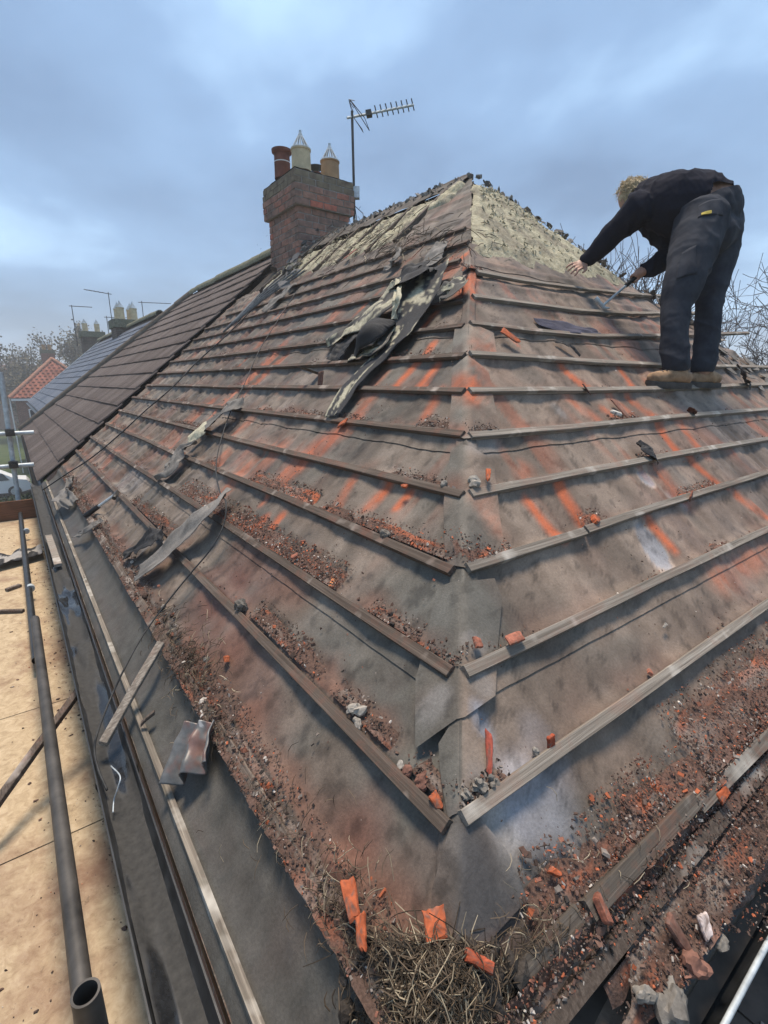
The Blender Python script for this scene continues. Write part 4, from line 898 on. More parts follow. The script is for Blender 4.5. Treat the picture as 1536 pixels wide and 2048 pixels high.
for n in range(0, 11):
    row = (lambda q: (lambda a: LB[q]))(n); y1 = yseam(n)-.1
    heap('L', row, n*S+.02, y1, .05 if n < 6 else .06, .017, (.53 if n > 1 else .58), 100+n, W_L, .6 if n < 7 else .45, red=.35 if n < 9 else .15)
for n in range(0, 9):
    row = (lambda q: (lambda a: rown(q, a)))(n); x1 = min(3.6, float(xrim(n))-.2)
    heap('R', row, n*S+.03, x1, .028, .009, .62, 140+n, W_R, .35, red=.6)
# spots where more lies: picture point of the centre on the batten, half length, width, height
for i, (px_, py_, side, n, hl, wd, ht, red) in enumerate([(955, 1100, 'R', 2, .12, .11, .03, .95), (1030, 1280, 'R', 1, .10, .06, .025, .7), (880, 1135, 'L', 2, .07, .06, .025, .3), (885, 862, 'L', 4, .16, .08, .03, .05), (960, 860, 'R', 4, .07, .07, .03, .1), (860, 970, 'L', 3, .16, .05, .022, .1), (1185, 1042, 'R', 2, .07, .06, .024, 1.0),
        (1400, 985, 'R', 2, .2, .04, .014, .8), (1300, 905, 'R', 3, .15, .04, .012, .7), (560, 1090, 'L', 1, .5, .09, .025, .75), (620, 1120, 'L', 1, .25, .08, .024, .6), (540, 1000, 'L', 2, .35, .08, .022, .8), (430, 1010, 'L', 1, .6, .10, .024, .6), (330, 1010, 'L', 0, .6, .07, .02, .3), (780, 1250, 'L', 1, .12, .05, .018, .4),
        (720, 1440, 'L', 0, .14, .05, .018, .3), (560, 1290, 'L', 0, .25, .07, .022, .5), (850, 1570, 'L', 0, .06, .05, .02, .3), (985, 1585, 'R', 0, .06, .05, .024, .2), (935, 1600, 'R', 0, .05, .05, .02, .1), (640, 850, 'L', 4, .4, .05, .016, .5), (380, 850, 'L', 3, .5, .05, .014, .3), (1240, 828, 'R', 4, .14, .05, .012, .8), (950, 555, 'R', 9, .12, .08, .03, .8), (700, 1180, 'L', 2, .3, .06, .02, .55), (900, 1330, 'L', 1, .09, .06, .02, .3)]):
    c_ = (pxL if side == 'L' else pxR)(px_, py_)[1]
    row = (lambda q: (lambda a: LB[q]))(n) if side == 'L' else (lambda q: (lambda a: rown(q, a)))(n)
    heap(side, row, max(c_-hl, n*S+.01), c_+hl, wd*.85, ht*.9, .2, 200+i, W_R if red > .5 else (W_L if red > .25 else W_G), 1.1, red=red)
# broad banks along the eaves
heap('L', lambda a: -1.18, -.18, 5.9, .075, .022, .36, 300, W_L, .6, red=.25, off=.0)
heap('L', lambda a: -1.18, -.22, 5.9, .08, .042, .30, 301, W_L, .9, red=.30, off=-.026)
heap('R', lambda a: -1.02, .30, .75, .085, .022, .28, 303, W_R, 1.1, red=.75, off=.0); heap('R', lambda a: -1.02, .70, 3.0, .14, .026, .22, 309, W_R, 1.2, red=.85, off=.0)
heap('R', lambda a: -1.02, .02, .55, .10, .022, .25, 304, W_R, 1.5, red=.5, off=.0)
heap('R', lambda a: -1.04, -.15, 3.0, .06, .034, .05, 305, W_R, 1.7, red=.85, off=-.004, down=True); heap('R', lambda a: -1.0, .2, 3.0, .03, .045, .40, 308, W_R, 1.5, red=.7, off=-.024)
heap('R', lambda a: -1.42, .12, 2.5, .13, .016, .45, 306, W_R, .9, red=.5, off=0, down=True)
heap('R', lambda a: -1.75, .06, 1.2, .10, .040, .25, 307, W_L, 1.4, red=.3, off=0)
# crumbs scattered over the open felt
r = np.random.default_rng(77)
for side, m in (('L', 5000), ('R', 1500)):
    n_ = r.uniform(-1, 12 if side == 'L' else 9, m); a_ = n_*S + r.random(m)**1.6*(6.3 if side == 'L' else 3.2); keep = fbm(a_*2.3, n_*G*2.3, 66 if side == 'L' else 67, 3) > (.42 if side == 'L' else .52)
    if side == 'R': keep &= (a_ < xrim(n_)-.1)
    n_, a_ = n_[keep], a_[keep]; s_ = .002+.0055*r.random(len(n_))**3; add_shards(side, n_, a_, .004+0*n_, s_, pick(len(n_), W_L, r))
o = shards('rubble', np.vstack(SH['P']), np.vstack(SH['N']), np.concatenate(SH['s']), np.vstack(SH['c']), M['shard'], None, 'broken tile crumbs and grit strewn along the battens', 9)
o = HEAPS.build('dust', M['debris'], None, True); tag(o, 'brown and orange tile dust banked against the battens', None, None, 'stuff')

# ------------------------------------------------------------------ mineral wool, ridge and rim
WC = np.array([.44, .405, .295])
def wool(name, side, n0, n1, A0, A1, parent, seed, lift=.0, amp=.05, cell=.017, cm=1.0, dirt=.25):
    nv = int((n1-n0)*G/cell); nu = int(max(abs(A1(n0)-A0(n0)), abs(A1(n1)-A0(n1)))/cell)+2
    VV, UU = np.meshgrid(np.linspace(0, 1, nv), np.linspace(0, 1, nu)); n_ = lerp(n0, n1, VV); a0 = A0(n_); a1 = A1(n_); a_ = lerp(a0, a1, UU)
    ed = np.minimum(np.minimum(UU, 1-UU)*12, np.minimum(VV, 1-VV)*9).clip(0, 1); v = n_*G
    n_ = n_ + .35*(fbm(a_*5, v*0, seed+1, 3)-.5)*(np.abs(VV-.5)*2)**3; a_ = a_ + .12*(fbm(v*6, v*0, seed+5, 3)-.5)*(np.abs(UU-.5)*2)**3
    rd = 1-np.abs(2*fbm(a_*5+2*fbm(a_*2, v*2, 5, 2), v*4, seed+2, 4, .6)-1); h = lift + amp*(rd**2*.9 + .9*fbm(a_*12, v*12, seed+3, 3) - .5)*ed - .02*(1-ed) + .012*(fbm(a_*45, v*45, seed+4, 2)-.5)
    c = WC*cm*(.62+.6*fbm(a_*20, v*12, seed+7, 4))[..., None]; dm = dirt*2.4*sstep(.48, .66, fbm(a_*9, v*2.6, seed+9, 4)); c = lerp(c, np.array([.21, .18, .145]), dm.clip(0, .75)[..., None])
    return mk(name, PT(side, n_.ravel(), a_.ravel(), h.ravel()), grid_faces(nu, nv) if side == 'R' else grid_faces(nu, nv)[:, ::-1], M['wool'], parent, c.reshape(-1, 3), True)
w1 = wool('insulation', 'R', 10.5, 16.4, lambda n: n*S+.015, lambda n: xrim(n)-.04, slopeR, 5, .004, .024, dirt=.25)
bays = [3.40, 3.86, 4.40, 4.90, 5.45, 6.0, 6.42]
for i in range(6):
    wool('insulation', 'L', 13.0+.12*(i % 2), 16.2 if i > 2 else 16.5, (lambda q: (lambda n: q+.05+0*n))(bays[i]), (lambda q: (lambda n: q-.02+0*n))(bays[i+1]), slopeL, 60+i, -.012, .026, dirt=.35)
wool('insulation', 'L', 15.0, 16.7, lambda n: 3.05+.05*(n-15), lambda n: 3.36+0*n, slopeL, 71, -.01, .05)
# loose tufts
tv = MB(); r = np.random.default_rng(4)
def tufts(side, n_, a_, cnt, L, c, rad=.004, up=.4):
    for i in range(cnt):
        nn = r.uniform(*n_); aa = r.uniform(*a_) if not callable(a_) else a_(nn); p = PT(side, nn, aa, .03); nv_ = NLv if side == 'L' else NRv
        d = r.normal(size=3); d = d - nv_*(d @ nv_)*(1-up) - EZ*.5; d /= np.linalg.norm(d); d2 = d + r.normal(size=3)*.5
        l_ = L*r.uniform(.4, 1); tv.tube([p, p+d*l_*.5, p+d*l_*.5+d2/np.linalg.norm(d2)*l_*.5], [rad*1.6, rad, rad*.3], 4, np.asarray(c)*r.uniform(.6, 1.15))
tufts('R', (10.6, 16), lambda n: r.uniform(n*S+.1, float(xrim(n))-.1), 260, .05, WC*.95, .004)
tufts('L', (13.2, 16.2), (3.4, 6.4), 150, .05, WC*.9, .004)
o = tv.build('wool_tufts', M['wool'], w1); o['kind'] = 'stuff'
# ridge board and torn felt edge along the ridge, broken bedding standing up
sweep_box('ridge_board', [LP(float(nridge(a)), a, -.03) for a in (17.1*S+.02, 4.2, 5.4, yseam(17.8)-.2)], EZ, .05, .045, M['rafter'], house)
nu = 120; aa = np.linspace(17.1*S, yseam(17.8)-.3, nu); v = []; cc = []
for i, a in enumerate(aa):
    for k in range(7):
        n_ = lerp(16.25 + .25*vnoise(a*5, 1.), float(nridge(a))+.10+.12*vnoise(a*9, 4.), k/6); v.append(LP(n_, a, .012+.010*vnoise(a*11, k*.9))); cc.append(np.array([.10, .085, .072])*(.6+.8*vnoise(a*13, k*1.3)))
mk('ridge_felt', v, grid_faces(nu, 7)[:, ::-1], M['tornfelt'], house, cc, True)
jb = MB(); r = np.random.default_rng(12)
for i in range(190):
    a = r.uniform(17.1*S, yseam(17.8)-.5); n_ = float(nridge(a)) + (r.uniform(-.5, -.1) if i % 2 else r.uniform(-.1, .16)); hh = r.uniform(.008, .030)
    flake(jb, LP(n_, a, .018), NLv*.4-EY*.5+EX*r.uniform(-.3, .3), hh, .007, np.array([.20, .18, .16])*r.uniform(.5, 1.4), r, .5, 1.7)
o = jb.build('ridge_bedding', M['shard'], house); o['kind'] = 'stuff'
jb = MB()
for i in range(110):
    n_ = r.uniform(7.0, 17.0); x = float(xrim(n_)) + r.uniform(-.10, .03); flake(jb, RP(n_, x, .015), NRv*.8+EX*.3, r.uniform(.012, .038), .004, np.array([.19, .17, .15])*r.uniform(.4, 1.4), r, .4, 1.6)
for i in range(34):                                     # slipped felt and slate at the lower right rim
    n_ = r.uniform(5.0, 7.4); x = float(xrim(n_)) - r.uniform(.05, .9); flake(jb, RP(n_, x, .012), NRv, r.uniform(.02, .06), .004, np.array([.19, .17, .15])*r.uniform(.7, 1.3), r, .15, 1.5)
o = jb.build('rim_rubble', M['shard'], house); o['kind'] = 'stuff'

# ------------------------------------------------------------------ chimney of the pair, brick by brick
def brickobj_mat():
    m, t_, b = newmat('chimney_brick', .92, .15); oi = nd(t_, 'ShaderNodeObjectInfo')
    c = ramp(t_, oi.outputs['Random'], [(0, (.21, .135, .112)), (.35, (.33, .19, .148)), (.7, (.38, .205, .155)), (.93, (.40, .18, .13)), (1, (.48, .16, .11))])
    n_ = noise_node(t_, 14, 5, .65); c = mixc(t_, c, ramp(t_, n_.outputs['Fac'], [(.3, (.6, .6, .6)), (.7, (1.3, 1.3, 1.25))]), 1, 'MULTIPLY')
    s_ = noise_node(t_, 3.2, 4, .6); c = mixc(t_, c, (.10, .095, .085), ramp(t_, s_.outputs['Fac'], [(.5, (0, 0, 0)), (.72, (.75,)*3)]))
    t_.links.new(c, b.inputs['Base Color']); bump(t_, b, n_.outputs['Fac'], .5, .006); return m
M['brick'] = brickobj_mat(); M['mossybrick'] = plain('mossy_brick', (.15, .108, .08), .95, .1, 0, 10, .4, .5, .006, c2=(.27, .22, .15))
CX0, CX1, CY0, CY1 = 3.585, 4.42, 6.86, 7.80
chim = empty('chimney_stack', ((CX0+CX1)/2, (CY0+CY1)/2, CZ+1.3), 'big brick chimney stack with corbelled head on the ridge, beside the aerial', 'chimney')
def course_bricks(x0, x1, y0, y1, z, hgt, off, mat, parent, bl=.22):
    j = .015
    for (axis, fixed, a0, a1, sgn) in (('X', y0, x0, x1, 1), ('X', y1, x0, x1, -1), ('Y', x0, y0, y1, 1), ('Y', x1, y0, y1, -1)):
        a = a0 if axis == 'X' else a0+.108
        end = a1 if axis == 'X' else a1-.108; first = True
        while a < end-.02:
            L_ = bl*.5 if (first and off) else bl; first = False
            b1 = min(a+L_, end)
            if end-b1 < .06: b1 = end
            mb = MB(); d = .105; pr_ = random.uniform(-.004, .004); zj = random.uniform(-.002, .002)
            if axis == 'X': ya, yb = (fixed+pr_, fixed+d) if sgn > 0 else (fixed-d, fixed+pr_); mb.bx(a+(j/2 if a > a0+.001 else -.004), b1-(j/2 if b1 < a1-.001 else -.004), ya, yb, z+j/2+zj, z+hgt-j/2+zj)
            else: xa, xb = (fixed+pr_, fixed+d) if sgn > 0 else (fixed-d, fixed+pr_); mb.bx(xa, xb, a+j/2, b1-j/2, z+j/2+zj, z+hgt-j/2+zj)
            mb.v[0] = mb.v[0] + np.random.default_rng(int(a*1e4) % 9999).normal(size=(8, 3))*.0016
            mb.build('brick', mat, parent); a = b1
ZC = CZ+1.25; hc = .086; ncs = 13
b_ = MB(); b_.bx(CX0+.007, CX1-.007, CY0+.007, CY1-.007, ZC-1.2, ZC+ncs*hc); core = b_.build('mortar_core', M['mortar'], chim)
for k in range(ncs): course_bricks(CX0, CX1, CY0, CY1, ZC+k*hc, hc, k % 2, M['brick'], core)
zt = ZC+ncs*hc
for k in range(5):
    o_ = (.055, .06, .062, .06, .05)[k]
    b_ = MB(); b_.bx(CX0-o_+.007, CX1+o_-.007, CY0-o_+.007, CY1+o_-.007, zt+k*hc, zt+(k+1)*hc); hd = b_.build('head_course', M['mortar'], chim)
    course_bricks(CX0-o_, CX1+o_, CY0-o_, CY1+o_, zt+k*hc, hc, k % 2, M['mossybrick'] if k > 2 else M['brick'], hd)
ztop = zt+5*hc
nu = 24; U, V = np.meshgrid(np.linspace(-1, 1, nu), np.linspace(-1, 1, nu), indexing='ij'); ed = np.maximum(abs(U), abs(V))
P = np.stack([(CX0+CX1)/2+U*((CX1-CX0)/2+.05), (CY0+CY1)/2+V*((CY1-CY0)/2+.05), ztop+.005+.09*(1-ed**2)+.03*(fbm(U*4, V*4, 2, 4)-.4)], -1).reshape(-1, 3)
mk('flaunching', P, grid_faces(nu, nu)[:, ::-1], M['moss'], chim, None, True)
def zpot(px_, Y): d = ray(px_, 340); return (C + d*(Y/d[1]))[0]
def pot2(px_, Y, h, r_, mat, cowl): return pot(chim, (zpot(px_, Y), Y, ztop+.05), h, r_, mat, cowl)
p1 = pot2(565, 7.42, .36, .115, M['potred'], False)
mb = MB(); mb.lathe((zpot(565, 7.42), 7.42, ztop+.05), [(.118, .31), (.142, .33), (.146, .365), (.12, .37)], 20); mb.build('pot_rim', M['potred'], p1)
mb = MB(); mb.lathe((zpot(565, 7.42), 7.42, ztop+.05), [(.1165, .20), (.1165, .213)], 20); mb.build('mortar_ring', M['whitepaint'], p1)
pot2(603, 7.02, .27, .135, M['potcream'], True)
pot2(660, 7.05, .24, .135, M['pottan'], True)
p4 = pot2(632, 7.55, .24, .10, M['potred'], False)
mb = MB(); pc = np.array([zpot(632, 7.55), 7.55, ztop+.05])
mb.lathe(pc, [(.03, .36), (.13, .33), (.13, .32), (.10, .315)], 18, close=True)
for k in range(4): mb.tube([pc+np.array([.09*cos(k*pi/2), .09*sin(k*pi/2), .23]), pc+np.array([.1*cos(k*pi/2), .1*sin(k*pi/2), .33])], .01, 5)
mb.build('rain_cap', M['darksteel'], p4)
# lead and mortar flashing where the chimney meets the slope
fl = MB(); r = np.random.default_rng(31)
for i in range(60):
    t_ = r.random(); p = lerp(onL(602, 470, .03), onL(560, 590, .03), t_) + r.normal(size=3)*np.array([.10, .10, .03])
    flake(fl, p, NLv, r.uniform(.03, .09), .006, np.array([.13, .12, .115])*r.uniform(.4, 1.6), r, .35, 1.6)
for i in range(14):
    p = lerp(onL(640, 455, .05), onL(590, 530, .06), r.random()) + r.normal(size=3)*.05; rock(fl, p, r.uniform(.03, .07), np.array([.17, .16, .15])*r.uniform(.4, 1.3), 400+i, .45, NLv, 2, .9)
o = fl.build('flashing', M['shard'], chim); o['kind'] = 'stuff'
for i in range(5):
    a, b = onL(575+i*9, 540, .03), onL(470-i*6, 640+i*6, .03); fl = MB(); fl.tube([a, lerp(a, b, .5)+NLv*.02, b], .012, 5); fl.build('lead_strip', M['lead'], chim)
# aerial on its mast
Pm = C + ray(708, 445)*(6.98/ray(708, 445)[1]); Pt_ = C + ray(704, 222)*(6.98/ray(704, 222)[1]); Pm = np.array([Pm[0], 6.98, Pm[2]-.7])
ae = empty('tv_aerial', Pm, 'grey aerial on a tall thin mast behind the big chimney', 'aerial')
mb = MB(); mb.tube([Pm, lerp(Pm, Pt_, .5)+np.array([.012, 0, 0]), Pt_], .019, 8); mb.build('mast', M['darksteel'], ae)
Bend = C + ray(827, 210)*(6.75/ray(827, 210)[1]); Bst = C + ray(694, 236)*(7.0/ray(694, 236)[1]); dB = (Bend-Bst)/np.linalg.norm(Bend-Bst)
mb = MB(); mb.tube([Bst, Bend], .017, 6); mb.build('boom', M['steel'], ae)
eld = np.cross(dB, RT); eld = UV*.9 - RT*.30 - FW*.35; eld /= np.linalg.norm(eld)
for k in range(8):
    p = lerp(Bst, Bend, .43+.56*k/7); mb = MB(); mb.tube([p-eld*.07, p+eld*.085], .009, 5); mb.build('element', M['darksteel'], ae)
p = lerp(Bst, Bend, .13); mb = MB(); ex2 = dB*.3 + RT*.4
for sgn in (-1, 1):
    for q in np.linspace(-1, 1, 5): mb.tube([p+eld*.20*sgn*.5+ex2*.06*q*sgn+eld*.09*q, p+eld*.19*sgn+ex2*.2*sgn*-.3+eld*.02*q], .005, 4)
mb.tube([p+eld*.20-RT*.02, p-eld*.18+RT*.14], .006, 4); mb.tube([p+eld*.20-RT*.02, p-eld*.02+RT*.12], .006, 4); mb.tube([p-eld*.02+RT*.12, p-eld*.18+RT*.14], .006, 4)
mb.build('reflector', M['darksteel'], ae)
p = lerp(Bst, Bend, .32); mb = MB(); mb.box(p, dB*.045, eld*.035, RT*.0+FW*.03); mb.build('dipole_box', M['darksteel'], ae)
pb = C + ray(713, 386)*(6.95/ray(713, 386)[1]); mb = MB(); mb.box(pb, RT*.045, UV*.085, FW*.03); mb.build('amplifier_box', M['steel'], ae)
for k in range(3):
    mb = MB(); q0 = C + ray(705, 380+k*14)*(6.95/ray(705, 380+k*14)[1]); q1 = C + ray(700+k*14, 445)*(6.95/ray(700+k*14, 445)[1]); mb.tube([q0, lerp(q0, q1, .5)+RT*(-.05+.06*k), q1], .006, 5); mb.build('lead_wire', M['cable'], ae)

# ------------------------------------------------------------------ scaffold at the left
DZ = CZ-1.55
def osb_mat():
    m, t_, b = newmat('deck_board', .9, .15)
    n_ = noise_node(t_, 26, 6, .7, dist=.8); c = ramp(t_, n_.outputs['Fac'], [(.25, (.26, .19, .115)), (.5, (.42, .32, .205)), (.75, (.55, .44, .30))])
    d = noise_node(t_, 2.3, 7, .7); c = mixc(t_, c, (.17, .088, .06), ramp(t_, d.outputs['Fac'], [(.47, (0, 0, 0)), (.68, (.8,)*3)]))
    e_ = noise_node(t_, 34, 4, .7); c = mixc(t_, c, (.07, .045, .035), ramp(t_, e_.outputs['Fac'], [(.62, (0, 0, 0)), (.74, (.6,)*3)]))
    t_.links.new(c, b.inputs['Base Color']); bump(t_, b, n_.outputs['Fac'], .3, .004); return m
M['osb'] = osb_mat()
scf = empty('scaffold', (-.6, 3.2, 0), 'steel tube scaffold with tan board platform along the left gutter', 'scaffold')
yb = [-1.2, atZ(150, 1663, DZ)[1], atZ(110, 1405, DZ)[1], 4.6, 5.8, 7.0]
for a, b in zip(yb[:-1], yb[1:]):
    b_ = MB(); b_.bx(-1.45, .05, a+.003, b-.003, DZ-.018+random.uniform(-.002, .002), DZ); b_.build('platform_board', M['osb'], scf)
M['dirtydeck'] = plain('dirty_deck_board', (.045, .042, .040), .9, .15, 0, 11, .5, .3, .004, c2=(.12, .095, .08))
for k in range(5): b_ = MB(); b_.bx(.06+k*1.2, .06+(k+1)*1.2-.006, -1.3, .375, DZ-.018, DZ+.0005*k); b_.build('platform_board', M['dirtydeck'], scf)
b_ = MB(); b_.bx(-1.45, .04, 7.01, 7.05, DZ-.02, DZ+.22); b_.build('toe_board', plain('toe_board_wood', (.16, .075, .04), .85, .2, 0, 7, .4, .2, .004, mapscale=(1, 12, 12)), scf)
def tube_open(name, A, B, mat, r_=.0215, parent=scf):
    A = np.asarray(A, float); B = np.asarray(B, float); d = (B-A); L_ = np.linalg.norm(d)
    mb = MB(); mb.lathe(A, [(r_-.004, .01), (r_-.004, 0), (r_, 0), (r_, L_), (r_-.004, L_), (r_-.004, L_-.25)], 24, d); return smooth_angle(mb.build(name, mat, parent), 40)
Ps = atZ(171, 1985, CZ-.95); tube_open('standard', (Ps[0], Ps[1], DZ-.6), Ps, M['darksteel'])
zL = CZ-1.30; e1 = atZ(70, 1238, zL); tube_open('ledger', (e1[0]+.012, -.6, zL), e1, M['darksteel'])
zL2 = CZ-1.46; e2_ = atZ(66, 1238, zL2); tube_open('ledger', (e2_[0]-.005, e2_[1]-.6, zL2), (e2_[0]-.012, 6.9, zL2), M['blackplastic'])
for (px_, py_) in ((61, 1176), (53, 1062)):
    q = atZ(px_, py_, zL2); mb = MB(); mb.lathe((q[0], q[1]-.02, zL2), [(.027, 0), (.027, .04)], 16, EY, close=True); mb.build('collar', M['steel'], scf)
fb = atZ(40, 1024, DZ+.02); ft = C + ray(1, 744)*(fb[1]/ray(1, 744)[1]); tube_open('standard', fb, ft, M['steel'], .026)
mb = MB(); mb.box(fb+EZ*.03, EX*.065, EY*.05, EZ*.022); mb.box(fb+EZ*.06, EX*.035, EY*.035, EZ*.03); mb.build('base_plate', plain('pale_fitting', (.42, .50, .52), .5, .4, .2, 9, .2), scf)
for py_ in (865, 929):
    q = C + ray(68, py_)*((fb[1]-.05)/ray(68, py_)[1]); tube_open('guard_rail', q, q-EX*1.7, M['steel'], .026)
    k = C + ray(20 if py_ < 900 else 27, py_)*((fb[1]-.07)/ray(20 if py_ < 900 else 27, py_)[1]); mb = MB(); mb.box(k, EX*.045, EY*.05, EZ*.04); mb.tube([k-EY*.08, k-EY*.05], .022, 6); mb.build('coupler', M['darksteel'], scf)
tube_open('standard', (-1.42, Ps[1], 0), (-1.42, Ps[1], CZ+.6), M['darksteel']); tube_open('standard', (-1.42, fb[1], 0), (-1.42, fb[1], CZ+.6), M['steel'])
tube_open('standard', (fb[0], fb[1]-.0, 0), (fb[0], fb[1], DZ-.03), M['steel']); tube_open('standard', (Ps[0], Ps[1], 0), (Ps[0], Ps[1], DZ-.61), M['darksteel'])
tube_open('transom', (-1.5, 1.5, DZ-.06), (.02, 1.5, DZ-.06), M['darksteel']); tube_open('transom', (-1.5, 4.6, DZ-.06), (.02, 4.6, DZ-.06), M['darksteel'])
r = np.random.default_rng(44); m_ = 1500; X_ = .04-1.0*r.random(m_)**2.2; Y_ = r.uniform(.2, 6.9, m_); X_ = np.append(X_, r.uniform(.1, 3, 900)); Y_ = np.append(Y_, r.uniform(-.3, .36, 900)); kp = fbm(X_*3, Y_*2, 6, 3) > .42; X_, Y_ = X_[kp], Y_[kp]
shards('platform_grit', np.stack([X_, Y_, np.full_like(X_, DZ+.002)], -1), EZ, .003+.012*r.random(len(X_))**5, pick(len(X_), W_L, r), M['shard'], None, 'tile grit scattered on the scaffold platform', 5)
# things lying on the platform and in the gutter
def stick(name, A, B, wid, hgt, label, mat=None, up=EZ, cat='wood'):
    o = sweep_box(name, [A, lerp(np.asarray(A), np.asarray(B), .5)+np.asarray(up)*.003, B], np.asarray(up, float), wid, hgt, mat or M['wood'], None, h0=0, seg=.05); return tag(o, label, cat)
stick('batten_offcut', atZ(160, 1385, CZ-1.272), atZ(-20, 1632, CZ-1.42), .03, .022, 'dark batten offcut propped across the scaffold tube on the platform', M['batL'], cat='offcut')
stick('wood_scrap', atZ(-5, 1226, DZ+.003), atZ(48, 1224, DZ+.003), .03, .02, 'short dark wood scrap at the left edge of the platform', M['batL'], cat='wood scrap')
stick('wood_scrap', atZ(12, 1183, DZ+.003), atZ(40, 1173, DZ+.003), .035, .02, 'small brown wood scrap on the platform near the torn black felt', M['batL'], cat='wood scrap')
stick('batten_offcut', onL(322, 1290, .045), atZ(206, 1494, FZ-.02), .032, .016, 'pale split batten offcut leaning from the eave into the gutter', M['batR'], cat='offcut')
gz = FZ-.05
stick('wood_scrap', atZ(98, 1075, gz+.01), atZ(117, 1134, gz+.01), .045, .022, 'pale rotten wood scrap lying in the far part of the gutter', M['batR'], cat='wood scrap')
stick('wood_scrap', onL(282, 1452, .015), onL(308, 1428, .015), .016, .012, 'small brown splinter standing on the fascia above the gutter', M['batL'], cat='wood scrap')

# ------------------------------------------------------------------ torn felt sheets
def ribbon(name, path, side, widths, cfun, parent=None, seed=1, amp=.02, jag=.25, K=17, Mn=80, thick=.002, mat=None, roll=0.0, cross=None):
    """path = [(px, py, height above slope)], widths in m; crumpled sheet with ragged edges"""
    pp = [(onL if side == 'L' else onR)(a, b, h) for a, b, h in path]; nv_ = NLv if side == 'L' else NRv
    t_ = np.linspace(0, 1, len(pp)); T_ = np.linspace(0, 1, Mn); ctr = np.stack([np.interp(T_, t_, [p[k] for p in pp]) for k in range(3)], -1)
    for _ in range(3): ctr[1:-1] = (ctr[:-2]+ctr[1:-1]*2+ctr[2:])/4
    W_ = np.interp(T_, np.linspace(0, 1, len(widths)), widths); v = []; cc = []
    for i in range(Mn):
        d = ctr[min(i+1, Mn-1)]-ctr[max(i-1, 0)]; d /= np.linalg.norm(d); sd = np.cross(nv_, d); sd /= np.linalg.norm(sd)
        if cross is not None: sd = sd*(1-abs(cross)) + nv_*cross; sd /= np.linalg.norm(sd)
        up_ = np.cross(d, sd)
        for j in range(K):
            u = j/(K-1)*2-1; e_ = 1+jag*(fbm(np.array([T_[i]*8]), np.array([0.]), seed+(1 if u > 0 else 2), 4)[0]-.5)*2.2*abs(u)**1.5
            h = amp*(fbm(np.array([T_[i]*4.5]), np.array([u*1.3]), seed+5, 2)[0]-.3)*1.5 + roll*W_[i]*u*u
            p = ctr[i] + sd*u*W_[i]/2*e_ + up_*h
            ds = (p-H0) @ nv_; 
            if ds < .004: p = p + nv_*(.004-ds)
            v.append(p); cc.append(cfun(T_[i], u, seed))
    me_o = mk(name, v, grid_faces(Mn, K), mat or M['tornfelt'], parent, cc, True)
    s_ = me_o.modifiers.new('thickness', 'SOLIDIFY'); s_.thickness = thick; s_.offset = 0
    return me_o
BLKF = np.array([.022, .022, .024]); GF = np.array([.165, .152, .138])
def c_black(t, u, s): n_ = vnoise(t*14, u*4, s); return lerp(BLKF, GF*.6, float(sstep(.72, .9, n_))*.6)*(.7+.6*vnoise(t*40, u*9, s+2))
def c_blackwool(t, u, s): n_ = fbm(np.array([t*7.]), np.array([u*2.5]), s, 2)[0] + .5*(fbm(np.array([t*45.]), np.array([u*6.]), s+3, 3)[0]-.5); return lerp(BLKF*1.4, WC*(.6+.5*vnoise(t*60, u*14, s)), float(sstep(.58, .66, n_ + .12*(1-abs(u+.1)))))
def c_grey(t, u, s): return GF*(.65+.6*vnoise(t*10, u*3, s))
def c_greywool(t, u, s): n_ = fbm(np.array([t*7.]), np.array([u*2.5]), s, 2)[0] + .5*(fbm(np.array([t*40.]), np.array([u*6.]), s+3, 3)[0]-.5); return lerp(GF*.5, WC*(.6+.5*vnoise(t*60, u*14, s)), float(sstep(.52, .60, n_)))
big = empty('torn_felt', onL(740, 740), 'large torn black felt sheet with wool stuck to it, mid left slope', 'torn felt')
ribbon('felt_tail', [(850, 545, .09), (838, 600, .07), (800, 665, .05), (762, 712, .03), (705, 775, .02), (668, 836, .02)], 'L', [.32, .30, .20, .19, .17, .10], c_blackwool, big, 3, .03)
ribbon('felt_flap', [(795, 560, .10), (835, 545, .13), (868, 548, .06)], 'L', [.24, .30, .10], c_black, big, 4, .06, .35)
ribbon('felt_flap', [(800, 570, .10), (775, 610, .07), (728, 645, .05), (690, 672, .03), (655, 690, .02)], 'L', [.08, .26, .30, .22, .08], c_greywool, big, 5, .05, .3)
ribbon('felt_flap', [(785, 655, .02), (755, 640, .13), (730, 660, .15), (718, 700, .02)], 'L', [.12, .24, .22, .2], c_black, big, 6, .03, .2, roll=-.25)
ribbon('felt_flap', [(720, 660, .02), (690, 690, .04), (668, 722, .02)], 'L', [.20, .20, .12], c_black, big, 7, .03, .3)
ribbon('felt_flap', [(790, 640, .05), (760, 690, .07), (725, 712, .03), (700, 720, .02)], 'L', [.08, .12, .10, .06], c_greywool, big, 8, .03, .4)
ribbon('wool_tear', [(798, 560, .12), (796, 600, .13), (790, 640, .06)], 'L', [.03, .07, .05], lambda t, u, s: WC*(.8+.4*vnoise(t*20, u*5, s)), big, 9, .03, .4)
def single(name, path, side, widths, cf, seed, label, **kw):
    o = ribbon(name, path, side, widths, cf, None, seed, **kw); return tag(o, label, 'torn felt')
single('torn_felt', [(592, 568, .03), (560, 592, .04), (528, 625, .03)], 'L', [.12, .26, .05], c_grey, 21, 'grey torn felt tongue on the upper slope near the tiled roof', amp=.04)
